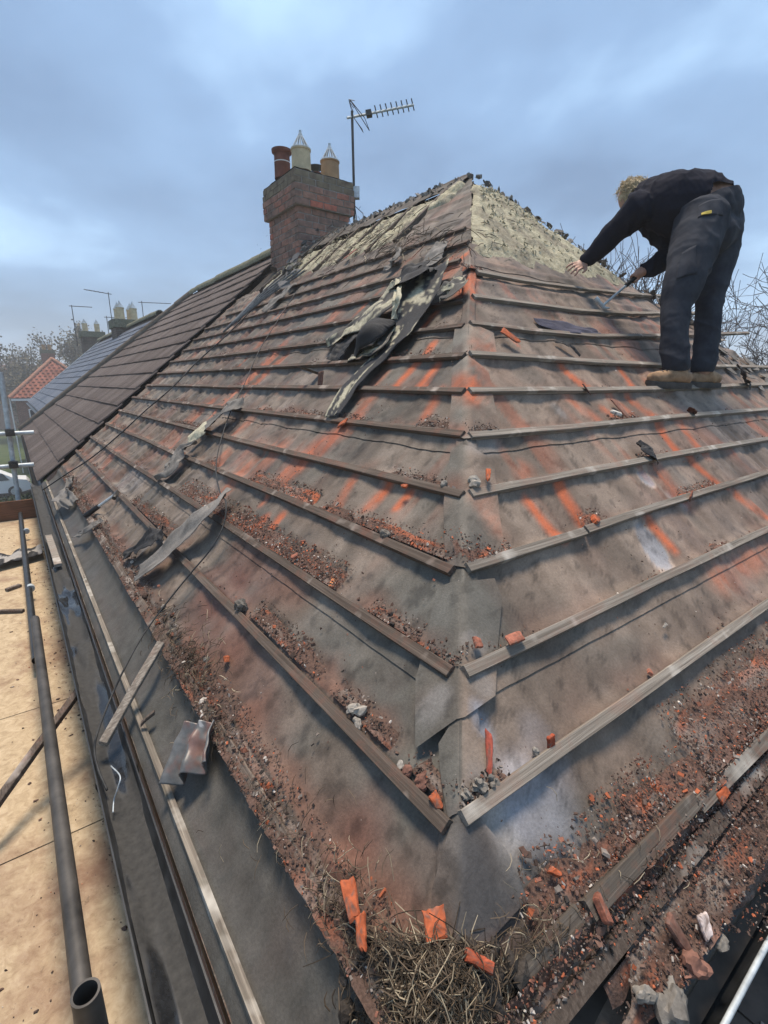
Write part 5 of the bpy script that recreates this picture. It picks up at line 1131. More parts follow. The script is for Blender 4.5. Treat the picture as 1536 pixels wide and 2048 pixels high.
single('torn_felt', [(490, 800, .04), (458, 820, .06), (420, 850, .04), (378, 885, .03)], 'L', [.04, .2, .22, .12], lambda t, u, s: c_grey(t, u, s) if t < .72 else WC*1.0*(.8+.4*vnoise(t*30, u*6, s)), 22, 'grey felt strip with a pale wool end beside the hanging cable', amp=.04, jag=.4)
single('torn_felt', [(395, 885, .03), (365, 905, .05), (345, 940, .03), (318, 960, .02)], 'L', [.05, .14, .16, .04], c_grey, 23, 'small curled grey felt strip just below the pale wool end', amp=.05)
o = single('torn_felt', [(452, 985, .05), (425, 1020, .085), (380, 1060, .07), (330, 1110, .05), (280, 1150, .02)], 'L', [.09, .14, .16, .16, .12], lambda t, u, s: GF*1.1*(.7+.5*vnoise(t*9, u*3, s)), 24, 'long pale grey felt tongue lifted across two battens at the left', amp=.035, jag=.35, roll=.06)
single('torn_felt', [(330, 1065, .03), (300, 1080, .05), (250, 1112, .03)], 'L', [.10, .17, .08], c_black, 25, 'black felt scrap with a white nick next to the long grey tongue', amp=.05, jag=.4)
single('torn_felt', [(908, 560, .05), (905, 580, .06), (893, 600, .02)], 'L', [.10, .18, .10], c_greywool, 26, 'small felt scrap with a wool curl beside the upper hip', amp=.05)
single('torn_felt', [(1275, 885, .02), (1295, 900, .035), (1308, 917, .012)], 'R', [.02, .09, .10], c_black, 27, 'black felt flap poking out of the bare right slope below the boots', amp=.02)
single('torn_felt', [(1480, 738, .10), (1486, 755, .06), (1492, 770, .01)], 'R', [.16, .09, .10], c_black, 28, 'black felt scrap standing up right of the roofer\'s boots', amp=.03)
single('torn_felt', [(1072, 644, .01), (1130, 655, .015), (1196, 665, .012)], 'R', [.06, .13, .05], lambda t, u, s: np.array([.055, .052, .075])*(.7+.7*vnoise(t*9, u*4, s)), 29, 'flat dark patch of felt between battens left of the roofer', amp=.012)
single('torn_felt', [(1110, 683, .01), (1140, 690, .03), (1160, 712, .01)], 'R', [.02, .05, .02], c_black, 30, 'thin curled black felt tear below the flat dark patch', amp=.01)
single('torn_felt', [(150, 962, .04), (130, 990, .06), (145, 1010, .03)], 'L', [.08, .2, .12], c_grey, 31, 'crumpled grey felt at the far end of the eave by the tiles', amp=.08, jag=.5)
single('torn_felt', [(205, 1040, .03), (180, 1058, .05), (150, 1075, .02)], 'L', [.04, .08, .03], c_grey, 32, 'small grey felt curl on the eave near the dropped hammer', amp=.04, jag=.4)
single('torn_felt', [(888, 485, .02), (872, 508, .03), (852, 538, .03)], 'L', [.10, .16, .2], c_grey, 33, 'grey felt sheet slid down above the black torn sheet', amp=.03, jag=.2)
single('torn_felt', [(800, 500, .03), (790, 520, .05), (772, 545, .02)], 'L', [.05, .12, .06], c_grey, 34, 'grey felt sliver on the dirty upper battens', amp=.05, jag=.4)
def deck_sheet():
    nu = 40; U, V = np.meshgrid(np.linspace(0, 1, nu), np.linspace(-1, 1, 12), indexing='ij'); A, B = atZ(-30, 1128, DZ+.05), atZ(85, 1100, DZ+.05)
    wv = .16*(1+.4*(fbm(U*5, V, 3, 3)-.5)); P = A + (B-A)*U[..., None] + EY*(V*wv)[..., None] + EZ*(-.03+.07*fbm(U*5, V*1.5, 6, 3))[..., None]
    cc = np.array([c_black(a, b, 8) if vnoise(a*7, b*2.5, 14) < .62 else GF*1.9 for a, b in zip(U.ravel(), V.ravel())])
    o = mk('torn_felt', P.reshape(-1, 3), grid_faces(nu, 12), M['tornfelt'], None, cc, True); m_ = o.modifiers.new('t', 'SOLIDIFY'); m_.thickness = .004
    return tag(o, 'black felt with pale patches dumped on the scaffold platform', 'torn felt')
deck_sheet()
# crumpled lead flap at the eave
nu, nv = 44, 36; A, B, Cc, Dd = onL(372, 1447, .05), onL(428, 1440, .05), onL(425, 1530, .035), onL(330, 1575, .03)
U, V = np.meshgrid(np.linspace(0, 1, nu), np.linspace(0, 1, nv), indexing='ij'); P = (A*(1-U)[..., None]+B*U[..., None])*(1-V)[..., None] + (Dd*(1-U)[..., None]+Cc*U[..., None])*V[..., None]
hh = .028*np.sin((U*2.1+.35*V+.1*np.sin(V*5))*2*pi)*(.4+.6*V) + .03*(fbm(U*2.2, V*2.2, 4, 2)-.4) ; P = P + hh[..., None]*NLv
cc = np.array([.10, .102, .102])*(.6+.8*fbm(U*6, V*6, 9, 3)).reshape(-1, 1); cc = lerp(cc, np.array([.16, .07, .05]), .7*sstep(.50, .66, fbm(U*6, V*2.5, 17, 4)).reshape(-1, 1)); cc = lerp(cc, np.array([.42, .42, .42]), .7*sstep(.66, .76, fbm(U*6, V*4, 27, 4)).reshape(-1, 1))  # grey lead, rusty stains; pale patches are metal highlights painted into the colour
M['leadc'] = attr_mat('stained_lead', .42, .5, 40, (.7, 1.3), .2, .003)
o = mk('lead_flap', P.reshape(-1, 3), grid_faces(nu, nv), M['leadc'], None, cc, False); m_ = o.modifiers.new('t', 'SOLIDIFY'); m_.thickness = .004
tag(smooth_angle(o, 70), 'crumpled grey lead sheet with rusty stains on the left eave', 'lead sheet')
# ------------------------------------------------------------------ cables
def spl(pts, k=8):
    pts = [np.asarray(p, float) for p in pts]; pts = [2*pts[0]-pts[1]] + pts + [2*pts[-1]-pts[-2]]; out = []
    for i in range(1, len(pts)-2):
        for t_ in np.linspace(0, 1, k, endpoint=False):
            a, b, c, d = pts[i-1:i+3]; out.append(.5*((2*b)+(-a+c)*t_+(2*a-5*b+4*c-d)*t_**2+(-a+3*b-3*c+d)*t_**3))
    return out + [pts[-2]]
mb = MB(); mb.tube(spl([onL(a, b, h) for a, b, h in [(594, 581, .03), (556, 640, .03), (518, 702, .03), (490, 765, .03), (462, 822, .035), (442, 880, .035), (432, 935, .04), (440, 985, .05), (452, 1005, .09), (447, 1050, .06), (420, 1100, .05), (380, 1148, .04), (330, 1210, .04), (285, 1272, .05), (250, 1335, .07), (222, 1395, .06)]] + [atZ(196, 1462, FZ+.03), atZ(189, 1500, FZ+.0), atZ(197, 1540, FZ-.03), atZ(214, 1580, FZ-.045)]), .0038, 6)
tag(mb.build('cable', M['cable'], None, True), 'thin black cable looping down the left slope into the gutter', 'cable')
mb = MB(); mb.tube(spl([onL(a, b, .03) for a, b in [(663, 462), (600, 522), (542, 581), (449, 674), (395, 723), (340, 779), (290, 822), (240, 868), (185, 914), (130, 950), (85, 980)]]), .007, 6)
tag(mb.build('cable', M['cable'], None, True), 'straight dark cable running down the slope beside the tiled roof', 'cable')
mb = MB(); mb.tube(spl([atZ(222, 1532, FZ-.02), atZ(240, 1552, FZ+.03), atZ(236, 1575, FZ+.01), atZ(228, 1600, FZ-.04), atZ(226, 1625, FZ-.05)]), .002, 5)
tag(mb.build('wire', M['steel'], None, True), 'short bent wire in the near gutter', 'wire')
# dropped hammer
hm = empty('hammer', onL(205, 1005, .02), 'black handled hammer dropped on the lower left slope', 'hammer')
A, B = onL(170, 1032, .035), onL(232, 988, .035); mb = MB(); mb.tube([A, lerp(A, B, .1), lerp(A, B, .45)], [.017, .021, .018], 10); mb.build('grip', M['rubber'], hm)
mb = MB(); mb.tube([lerp(A, B, .44), B], .011, 8); mb.build('shaft', M['steel'], hm)
d = (B-A)/np.linalg.norm(B-A); sd = np.cross(NLv, d); mb = MB(); mb.tube([B-sd*.06, B-sd*.02], .016, 8); mb.box(B, d*.014, sd*.03, NLv*.013); mb.tube([B+sd*.02, B+sd*.06-d*.012, B+sd*.085-d*.035], [.012, .009, .003], 6); mb.build('head', M['darksteel'], hm)

# ------------------------------------------------------------------ the roofer
def jp(x, y, zd, rpx): return at(x, y, zd), rpx*zd/F_PX
def vn3(p, f_, seed): return (vnoise(p[:, 0]*f_+p[:, 2]*f_*.37, p[:, 1]*f_-p[:, 2]*f_*.61, seed) + vnoise(p[:, 2]*f_+p[:, 1]*f_*.4, p[:, 0]*f_+3, seed+2))*.5
def soft(name, mb, voxel, it, mat, parent, disp=None, cuts=(), kill=None):
    """union of overlapping lofts -> one continuous smooth surface"""
    tmp = mb.build('tmp', mat); md = tmp.modifiers.new('r', 'REMESH'); md.mode = 'VOXEL'; md.voxel_size = voxel
    sm = tmp.modifiers.new('s', 'SMOOTH'); sm.factor = .5; sm.iterations = it
    dg = bpy.context.evaluated_depsgraph_get(); me = bpy.data.meshes.new_from_object(tmp.evaluated_get(dg), depsgraph=dg)
    bpy.data.objects.remove(tmp)
    if disp is not None:
        n_ = len(me.vertices); co = np.zeros(n_*3); me.vertices.foreach_get('co', co); co = co.reshape(-1, 3); no = np.zeros(n_*3); me.vertices.foreach_get('normal', no); no = no.reshape(-1, 3)
        co = co + no*disp(co, no)[:, None]; me.vertices.foreach_set('co', co.ravel())
    if cuts:
        bm = bmesh.new(); bm.from_mesh(me)
        for (pc_, pn_) in cuts: bmesh.ops.bisect_plane(bm, geom=bm.verts[:]+bm.edges[:]+bm.faces[:], plane_co=Vector(pc_), plane_no=Vector(pn_), clear_outer=True)
        bm.to_mesh(me); bm.free()
    if kill is not None:
        bm = bmesh.new(); bm.from_mesh(me); bmesh.ops.delete(bm, geom=[f_ for f_ in bm.faces if kill(np.array(f_.calc_center_median()))], context='FACES'); bm.to_mesh(me); bm.free()
    me.name = name; me.materials.clear(); me.materials.append(mat); me.polygons.foreach_set('use_smooth', [True]*len(me.polygons)); me.update()
    return link(name, me, parent)
def limb(mb, js, seg=14):
    P_ = [jp(*j) for j in js]; pts = [p for p, r_ in P_]; rs = [r_ for p, r_ in P_]
    d0 = pts[0]-pts[1]; d0 /= np.linalg.norm(d0); d1 = pts[-1]-pts[-2]; d1 /= np.linalg.norm(d1)
    pts = [pts[0]+d0*rs[0]*.6] + pts + [pts[-1]+d1*rs[-1]*.6]; rs = [rs[0]*.6] + rs + [rs[-1]*.6]
    # refine so the loft bends smoothly
    q = spl(pts, 4); t_ = np.linspace(0, 1, len(q)); rr = np.interp(t_, np.linspace(0, 1, len(rs)), rs)
    mb.tube(q, list(rr), seg)
def blob(mb, P, r3, axes=(EX, EY, EZ), seg=14):
    prof = [(sin(a), -cos(a)) for a in np.linspace(.12, pi-.12, 9)]; v = []
    for (rr, z) in prof:
        for k in range(seg):
            a = 2*pi*k/seg; v.append(np.asarray(P) + axes[0]*r3[0]*rr*cos(a) + axes[1]*r3[1]*rr*sin(a) + axes[2]*r3[2]*z)
    m = len(prof); f = [(i*seg+k, i*seg+(k+1) % seg, (i+1)*seg+(k+1) % seg, (i+1)*seg+k) for i in range(m-1) for k in range(seg)] + [tuple(range(seg))[::-1], tuple((m-1)*seg+k for k in range(seg))]
    mb.add(v, f)
M['skin'] = plain('skin', (.46, .27, .20), .55, .35, 0, 40, .10, .1, .001)
M['jumper'] = plain('navy_jumper', (.0105, .0115, .021), .92, .15, 0, 260, .35, .3, .0015)
M['trousers'] = plain('black_work_trousers', (.017, .020, .029), .9, .18, 0, 7, .45, .25, .003, c2=(.046, .050, .062))
M['hair'] = plain('blond_hair', (.46, .37, .235), .7, .3, 0, 60, .4)
M['bootu'] = plain('tan_boot', (.31, .195, .115), .85, .2, 0, 18, .35, .3, .003)
M['boots'] = plain('boot_sole', (.07, .062, .056), .9, .2, 0, 20, .3, .2, .003)
roofer = empty('person', onR(1330, 775), 'person in dark jumper and black work trousers bending over the roof with a hammer', 'person')
LEGN = [(1404, 438, 3.09, 50), (1388, 498, 3.04, 46), (1369, 560, 3.0, 39), (1353, 612, 2.99, 28.5), (1349, 660, 2.98, 26.5), (1350, 705, 2.97, 26), (1353, 736, 2.97, 26)]
LEGF = [(1440, 438, 3.28, 41), (1435, 498, 3.28, 39), (1423, 560, 3.26, 33), (1418, 610, 3.25, 25), (1415, 660, 3.25, 23.5), (1411, 705, 3.25, 22.5), (1403, 742, 3.25, 21)]
TORSO = [(1436, 410, 3.17, 41), (1398, 400, 3.17, 50), (1352, 407, 3.2, 59), (1308, 404, 3.28, 46), (1284, 402, 3.33, 35)]
ARMN = [(1284, 412, 3.22, 33), (1256, 438, 3.29, 27), (1224, 470, 3.40, 21), (1196, 498, 3.50, 18), (1175, 520, 3.58, 15)]
ARMF = [(1305, 435, 3.46, 30), (1330, 472, 3.45, 24), (1352, 503, 3.43, 22), (1320, 524, 3.42, 19), (1293, 541, 3.41, 15)]
scl = lambda js, k: [(a, b, c, d*k) for a, b, c, d in js]
# body: head, neck, torso, limbs, hands in one surface
bd = MB()
limb(bd, scl(TORSO[1:], .84)); limb(bd, scl(LEGN, .8)); limb(bd, scl(LEGF, .8)); limb(bd, scl(ARMN, .8)); limb(bd, scl(ARMF, .8))
limb(bd, [(1440, 440, 3.2, 36), (1431, 406, 3.18, 38), (1412, 402, 3.17, 38)])
limb(bd, [(1300, 398, 3.35, 22), (1282, 392, 3.37, 20), (1272, 390, 3.38, 20)])
HC = at(1269, 397, 3.38); fdir = -RT*.55 - EZ*.75 + FW*.25; fdir /= np.linalg.norm(fdir); hup = -RT*.75 + EZ*.55; hup -= fdir*(hup @ fdir); hup /= np.linalg.norm(hup); hside = np.cross(hup, fdir)
blob(bd, HC, (.076, .098, .112), (hside, fdir, hup)); blob(bd, HC + fdir*.045 - hup*.055, (.052, .058, .062), (hside, fdir, hup))
blob(bd, HC + fdir*.103 - hup*.02, (.013, .02, .026), (hside, fdir, hup)); blob(bd, HC + fdir*.085 + hup*.012, (.05, .018, .014), (hside, fdir, hup))
for sgn in (-1, 1): blob(bd, HC + hside*sgn*.078 - fdir*.005 - hup*.012, (.012, .02, .032), (hside, fdir, hup))
# left hand laid flat on the wool
wr = at(1172, 523, 3.59); hd_t = onR(1132, 546, .055); pd = hd_t-wr; pdn = pd/np.linalg.norm(pd); hs = np.cross(NRv, pdn); hs /= np.linalg.norm(hs); hn = np.cross(pdn, hs)
palm = wr + pdn*.055
blob(bd, wr+pdn*.045, (.055, .042, .017), (pdn, hs, hn)); bd.tube([wr-pdn*.05, wr+pdn*.02], [.027, .026], 10)
for k, (o_, L_) in enumerate(((-.030, .062), (-.010, .076), (.011, .080), (.031, .072))):
    b0 = wr+pdn*.085+hs*o_; bd.tube([b0-pdn*.02, b0+pdn*L_*.45+hs*o_*.25+hn*.010, b0+pdn*L_*.8+hs*o_*.5-hn*.004, b0+pdn*L_+hs*o_*.55-hn*.018], [.0105, .0098, .009, .0072], 8)
tb = wr+pdn*.03-hs*.038*np.sign(hs @ EZ if abs(hs @ EZ) > .1 else 1); sg_ = -np.sign(hs @ EZ if abs(hs @ EZ) > .1 else 1)
bd.tube([tb-hs*sg_*.01, tb+pdn*.025+hs*sg_*.018-hn*.006, tb+pdn*.058+hs*sg_*.022-hn*.014], [.013, .011, .008], 8)
# right hand closed round the hammer grip
hg0, hg1 = at(1290, 538, 3.43), onR(1205, 612, .035); hax = (hg1-hg0)/np.linalg.norm(hg1-hg0); wr2 = at(1291, 541, 3.41)
gp = hg0 + hax*.045; toc = C-gp; toc -= hax*(toc @ hax); toc /= np.linalg.norm(toc); tsd = np.cross(hax, toc)
wv_ = wr2-gp; wv_ -= hax*(wv_ @ hax); ba = math.atan2(wv_ @ tsd, wv_ @ toc) if np.linalg.norm(wv_) > .01 else 0
hgc = lambda s_, a, rr: hg0 + hax*s_ + rr*(cos(a)*toc + sin(a)*tsd)
bd.tube([at(1305, 533, 3.41), wr2, lerp(wr2, hgc(.05, 0, .03), .6), hgc(.06, .2, .030)], [.027, .027, .030, .026], 10)
blob(bd, hgc(.055, .3, .030), (.047, .030, .020), (hax, tsd, toc))
for k in range(4):
    s0 = .025+.0215*k; aa = np.linspace(.6, 4.9-.2*k, 7); bd.tube([hgc(s0+.003*i, a, .0265) for i, a in enumerate(aa)], [.0105, .0105, .010, .0098, .0095, .009, .0075], 8)
bd.tube([hgc(.05, -.5, .03), hgc(.085, -.9, .029), hgc(.115, -1.0, .025)], [.013, .011, .008], 8)
body = soft('body', bd, .0052, 4, M['skin'], roofer)
for sgn in (-1, 1):
    mb = MB(); blob(mb, HC + fdir*.090 + hside*sgn*.03 - hup*.004, (.011, .009, .008), (hside, fdir, hup), 10); mb.build('eye', M['whitepaint'], body, True)
mb = MB(); blob(mb, HC + fdir*.098 - hup*.062, (.022, .006, .006), (hside, fdir, hup), 10); mb.build('mouth', plain('lips', (.35, .13, .11), .5, .3), body, True)
# hair
hr = MB(); r = np.random.default_rng(3); blob(hr, HC - fdir*.012 + hup*.014, (.082, .095, .106), (hside, fdir, hup), 20)
hair = soft('hair', hr, .008, 2, M['hair'], roofer, disp=lambda p, n_: .018*(vn3(p, 45, 3)-.5) + .010*(vn3(p, 110, 5)-.5))
hm_ = MB()
for i in range(900):
    d = r.normal(size=3); d /= np.linalg.norm(d)
    if d @ fdir > .45: d = d - fdir*1.1*(d @ fdir); d /= np.linalg.norm(d)
    p = HC - fdir*.012 + hup*.014 + hside*(d @ hside)*.088 + fdir*(d @ fdir)*.102 + hup*(d @ hup)*.114; q = d*.5 - EZ*.6 + r.normal(size=3)*.45; q /= np.linalg.norm(q); l_ = r.uniform(.012, .032)
    hm_.tube([p, p+q*l_*.5+r.normal(size=3)*.006, p+q*l_*.8+r.normal(size=3)*.012-EZ*.006], [.0026, .002, .0008], 4)
o = hm_.build('curls', M['hair'], hair); o['kind'] = 'stuff'
# jumper
jm = MB(); limb(jm, scl(TORSO, 1.0)); limb(jm, scl(ARMN, 1.04)); limb(jm, scl(ARMF, 1.04)); limb(jm, [(1300, 400, 3.33, 34), (1287, 396, 3.36, 26)]); limb(jm, [(1290, 410, 3.26, 34), (1300, 415, 3.42, 33)])
axL = lambda a, b: (at(*a)-at(*b))/np.linalg.norm(at(*a)-at(*b))
def folds(f1, f2, amp, seed, ax):
    def g(p, n_):
        u = p @ ax; s_ = p - u[:, None]*ax; w_ = vnoise(u*f1 + 2.2*vn3(p, f2*.6, seed+4), (s_ @ RT)*f2 + (s_ @ FW)*f2*.7, seed); rd = 1-np.abs(2*w_-1)
        return amp*(rd**2-.45) + amp*.35*(vn3(p, 60, seed+1)-.5)
    return g
tax = axL((1400, 395, 3.17), (1300, 405, 3.3))
hemA = np.cross(at(1462, 392, 3.17)-at(1395, 399, 3.17), FW); hemB = np.cross(at(1395, 397, 3.17)-at(1362, 520, 3.17), FW); hc0 = at(1395, 397, 3.17)
if hemA @ EZ > 0: hemA = -hemA
if hemB @ RT < 0: hemB = -hemB
def hem(p): return (p-hc0) @ hemA > 0 and (p-hc0) @ hemB > 0 and np.linalg.norm(p-at(1425, 420, 3.18)) < .36
soft('jumper', jm, .0085, 5, M['jumper'], roofer, disp=folds(17, 6, .016, 4, tax), kill=hem)
# trousers
tr = MB(); limb(tr, LEGN); limb(tr, LEGF); limb(tr, [(1440, 440, 3.21, 40), (1430, 412, 3.18, 46), (1420, 395, 3.17, 46)]); limb(tr, [(1410, 420, 3.12, 46), (1438, 425, 3.24, 44)]); limb(tr, [(1425, 470, 3.10, 40), (1445, 462, 3.26, 36)])
def trf(p, n_):
    base = folds(11, 8, .009, 9, EZ)(p, n_); low = 1+.8*sstep(onR(1330, 775)[2]+.30, onR(1330, 775)[2]+.05, p[:, 2]); return base*low
trs = soft('trousers', tr, .0085, 4, M['trousers'], roofer, disp=trf, cuts=[(at(1428, 400, 3.17), tuple(axL((1414, 368, 3.17), (1436, 430, 3.18)))), (at(1354, 742, 2.97), (0, 0, -1))])
ta = at(1412, 428, 2.915); u1 = RT*.99+UV*.10; u2 = np.cross(u1, FW)
M['tab'] = plain('yellow_label', (.50, .38, .08), .8, .2, 0, 60, .2)
def pocket(cx, cy, wpx, hpx, zd, nm='pocket', mt=None, off=.006):
    nu, nv = 16, 12; v = [at(cx+(i/(nu-1)-.5)*wpx, cy+(j/(nv-1)-.5)*hpx + .12*(i/(nu-1)-.5)*wpx*-1, zd) for i in range(nu) for j in range(nv)]
    o = mk(nm, v, grid_faces(nu, nv), mt or M['trousers'], trs, None, True); s_ = o.modifiers.new('w', 'SHRINKWRAP'); s_.target = trs; s_.wrap_method = 'NEAREST_SURFACEPOINT'; s_.wrap_mode = 'ABOVE_SURFACE'; s_.offset = off
    d_ = o.modifiers.new('t', 'SOLIDIFY'); d_.thickness = .004
pocket(1418, 421, 44, 34, 2.95); pocket(1372, 520, 44, 60, 2.88); pocket(1412, 428, 19, 7, 2.93, 'yellow_tab', M['tab'], .013)
# boots
def boot(heel, toe, ankle, topr, sc_=1.0):
    heel = np.asarray(heel); toe = np.asarray(toe); d = toe-heel; L_ = np.linalg.norm(d); d /= L_; up_ = EZ - d*(d @ EZ); up_ /= np.linalg.norm(up_); sd = np.cross(d, up_)
    hw = [(0, .022), (.04, .031), (.25, .034), (.45, .034), (.7, .045), (.85, .044), (.95, .032), (1.0, .014)]; mb = MB(); v = []
    for z, k in ((0, 1.03), (.026, 1.06), (.034, 1.0)):
        for sgn, seq in ((1, hw), (-1, hw[::-1])):
            for t_, w_ in seq: v.append(heel + d*L_*(t_*1.04-.02) + sd*sgn*w_*k*1.05 + up_*(z + .022*max(0, t_-.75)**2*16*.4 + (-.004 if .35 < t_ < .5 and z == 0 else 0)))
    m = 16; f = [(a*m+i, a*m+(i+1) % m, (a+1)*m+(i+1) % m, (a+1)*m+i) for a in range(2) for i in range(m)] + [tuple(range(m))[::-1], tuple(2*m+i for i in range(m))]
    mb.add(v, f); bt = empty('boot', heel); bpy.data.objects.remove(bt)
    ub = MB(); ub.tube([heel+d*L_*.03+up_*.055, heel+d*L_*.25+up_*.07, heel+d*L_*.5+up_*.066, heel+d*L_*.75+up_*.055, heel+d*L_*.93+up_*.05, heel+d*L_*.99+up_*.045], [.036, .041, .041, .043, .036, .018], 14)
    ub.tube([heel+d*L_*.22+up_*.05, np.asarray(ankle)], [.042, topr], 14)
    up_o = soft('boot', ub, .007, 4, M['bootu'], roofer, disp=lambda p, n_: .006*(1-np.abs(2*vn3(p, 34, 7)-1)-.5))
    smooth_angle(mb.build('sole', M['boots'], up_o), 35)
    lc = MB()
    for k in range(4):
        c_ = heel+d*L_*(.45+.09*k)+up_*(.112-.006*k); lc.tube([c_-sd*.024, c_+up_*.006, c_+sd*.024], .003, 5)
    lc.build('laces', M['boots'], up_o)
Rn_ = lambda x, y: onR(x, y, .028)
t1 = at(1293, 775, 2.965); h1 = at(1376, 778, 2.985); boot(h1, t1, at(1355, 735, 2.97), .05)
t2 = at(1374, 775, 3.24); h2 = at(1421, 776, 3.31); h2 = t2+(h2-t2)/np.linalg.norm(h2-t2)*.27; boot(h2, t2, at(1404, 742, 3.25), .045)
# hammer in the right hand
hh_ = empty('hammer', hg1, 'steel hammer with dark grip in the roofer\'s hand', 'hammer')
mb = MB(); mb.tube([hg0-hax*.03, hg0+hax*.02, hg0+hax*.17], [.015, .0165, .0145], 10); mb.build('grip', M['rubber'], hh_)
Lh = np.linalg.norm(hg1-hg0); mb = MB(); mb.tube([hg0+hax*.165, hg1], [.0095, .009], 8); mb.build('shaft', M['steel'], hh_)
hsd = -RT*.75 + UV*.6; hsd -= hax*(hsd @ hax); hsd /= np.linalg.norm(hsd); mb = MB(); mb.tube([hg1+hsd*.075, hg1+hsd*.045], [.016, .017], 10); mb.tube([hg1+hsd*.05, hg1+hsd*.015, hg1-hsd*.02], [.011, .013, .012], 8); mb.tube([hg1-hsd*.015, hg1-hsd*.03+hax*-.01, hg1-hsd*.045-hax*.03], [.012, .009, .003], 8); mb.build('head', M['steel'], hh_)

# ------------------------------------------------------------------ countable fragments on the roof
FR_OR = np.array([.42, .108, .046]); FR_SAL = np.array([.34, .13, .085]); FR_BR = np.array([.17, .085, .062]); MORT = np.array([.29, .262, .228]); rr_ = np.random.default_rng(90)
def frag(px_, py_, side, sz, c, label, asp=1.0, tilt=.2, h=.012, th=.012, dirpx=None, curve=.0, name='tile_fragment', cat='tile fragment', ns=None):
    P_ = (onL if side == 'L' else onR)(px_, py_, h); mb = MB(); dv_ = None
    if dirpx: dv_ = (onL if side == 'L' else onR)(px_+dirpx[0], py_+dirpx[1], h)-P_
    chip(mb, P_, NLv if side == 'L' else NRv, sz*.78, th*.8, c, rr_, tilt, asp, curve, dv_); return tag(mb.build(name, M['shard']), label, cat)
def lump(px_, py_, side, sz, c, label, h=.02, flat=.8, st=(1, .8), name='mortar_lump', cat='mortar lump', rough=.5):
    P_ = (onL if side == 'L' else onR)(px_, py_, h); mb = MB(); rock(mb, P_, sz, c, int(px_*7+py_), flat, NLv if side == 'L' else NRv, 3, rough*1.1, st); o = smooth_angle(mb.build(name, M['shard'], None, False), 28); return tag(o, label, cat)
frag(868, 1846, 'L', .033, FR_OR*1.1, 'largest bright orange tile fragment, above the straw nest', 1.1, .1, .035)
frag(955, 1920, 'R', .017, FR_OR*np.array([.9, .8, .9]), 'long crumbly orange tile fragment at the right of the straw nest', 2.1, .1, .04, .02, dirpx=(40, 25))
frag(700, 1795, 'L', .025, FR_OR*.95, 'long orange tile piece buried in debris left of the straw nest', 2.2, .15, .05, .014, dirpx=(10, 50))
frag(722, 1862, 'L', .018, FR_OR*.9, 'narrow orange tile splinter pointing down beside the straw nest', 2.0, .1, .05, .012, dirpx=(2, 40))
frag(978, 1505, 'R', .017, FR_SAL*np.array([1, .6, .6]), 'long thin red tile splinter on the hip above the lowest right batten', 3.6, .05, .016, .008, dirpx=(3, 50))
frag(872, 1600, 'L', .020, FR_OR, 'crumbled orange tile bit behind the end of the lowest left batten', 1.2, .4, .02, .02)
frag(1030, 1278, 'R', .028, FR_SAL, 'flat salmon tile fragment resting on the second right batten', 1.5, .25, .035, .012, dirpx=(30, -12))
frag(955, 1286, 'R', .018, FR_SAL*.9, 'small round orange tile fragment near the second right batten end', 1.1, .2, .03)
frag(665, 1166, 'L', .018, np.array([.60, .24, .10]), 'lone pale orange tile chip above the second left batten', 1.4, .15, .01, dirpx=(-6, 20))
frag(976, 948, 'R', .016, FR_OR, 'upright orange tile sliver beside the round mortar lump', 2.8, .2, .04, .012, dirpx=(-3, 40))
frag(1190, 1040, 'R', .026, FR_OR, 'crumbly bright orange tile heap on the third right batten', 1.2, .4, .02, .025)
frag(1240, 815, 'R', .030, FR_BR*1.4, 'long brown tile shard sliding onto a batten below the boots', 3.0, .15, .02, .010, dirpx=(20, 25), curve=.2)
frag(1232, 826, 'R', .030, np.array([.60, .56, .50]), 'white mortar chip beside the long brown tile shard', 1.2, .3, .025, .02, name='mortar_chip', cat='mortar chip')
frag(1020, 672, 'R', .035, FR_OR, 'orange tile sliver tucked under a high right batten', 2.2, .2, .03, .01, dirpx=(20, 14))
frag(1382, 992, 'R', .028, FR_SAL*.7, 'brown pink tile shard standing on the third right batten', 1.5, .5, .03, .008)
frag(1102, 1480, 'R', .018, FR_OR*np.array([.8, .7, .8]), 'red tile fragment lodged above the lowest right batten', 1.3, .3, .025)
frag(1446, 1590, 'R', .020, FR_OR*.9, 'oval orange tile chip on the right eave rubble', 1.4, .2, .03, dirpx=(15, -25))
frag(1204, 1820, 'R', .016, FR_SAL*.8, 'round ended pink tile splinter below the right eave batten', 2.0, .2, .04, .02, dirpx=(8, 20))
frag(1355, 1870, 'R', .030, FR_BR, 'flat brown tile flake by the right gutter', 1.7, .2, .03, dirpx=(25, 30))
frag(1410, 1850, 'R', .020, np.array([.62, .52, .48]), 'pale pinkish flake by the right gutter', 1.5, .3, .04, dirpx=(10, 25))
frag(1300, 1345, 'R', .012, FR_SAL, 'tiny orange chip above the lowest right batten', 1.2, .3, .012)
frag(810, 972, 'L', .016, FR_OR, 'small orange chip on the fourth left batten near the hip', 1.2, .3, .03)
frag(685, 846, 'L', .030, FR_OR, 'orange tile chip just below the tip of the torn black felt', 1.4, .15, .02)
frag(590, 1112, 'L', .016, FR_SAL, 'pink tile chip in the dust of the second left batten', 1.2, .3, .03)
frag(630, 745, 'L', .05, GF*.7, 'grey slate sliver standing left of the torn felt tail', 2.6, .4, .03, .006, dirpx=(-20, 22), name='slate_sliver', cat='slate')
frag(640, 760, 'L', .035, FR_BR, 'brown tile sliver next to the grey slate sliver', 2.6, .4, .03, .008, dirpx=(-14, 16))
frag(700, 508, 'L', .05, np.array([.30, .12, .09]), 'reddish tile sliver on the upper left slope', 2.4, .2, .03, .008, dirpx=(-18, 14))
frag(1110, 1745, 'R', .012, FR_OR, 'bright orange chip left of the right eave rubble', 1.5, .3, .015)
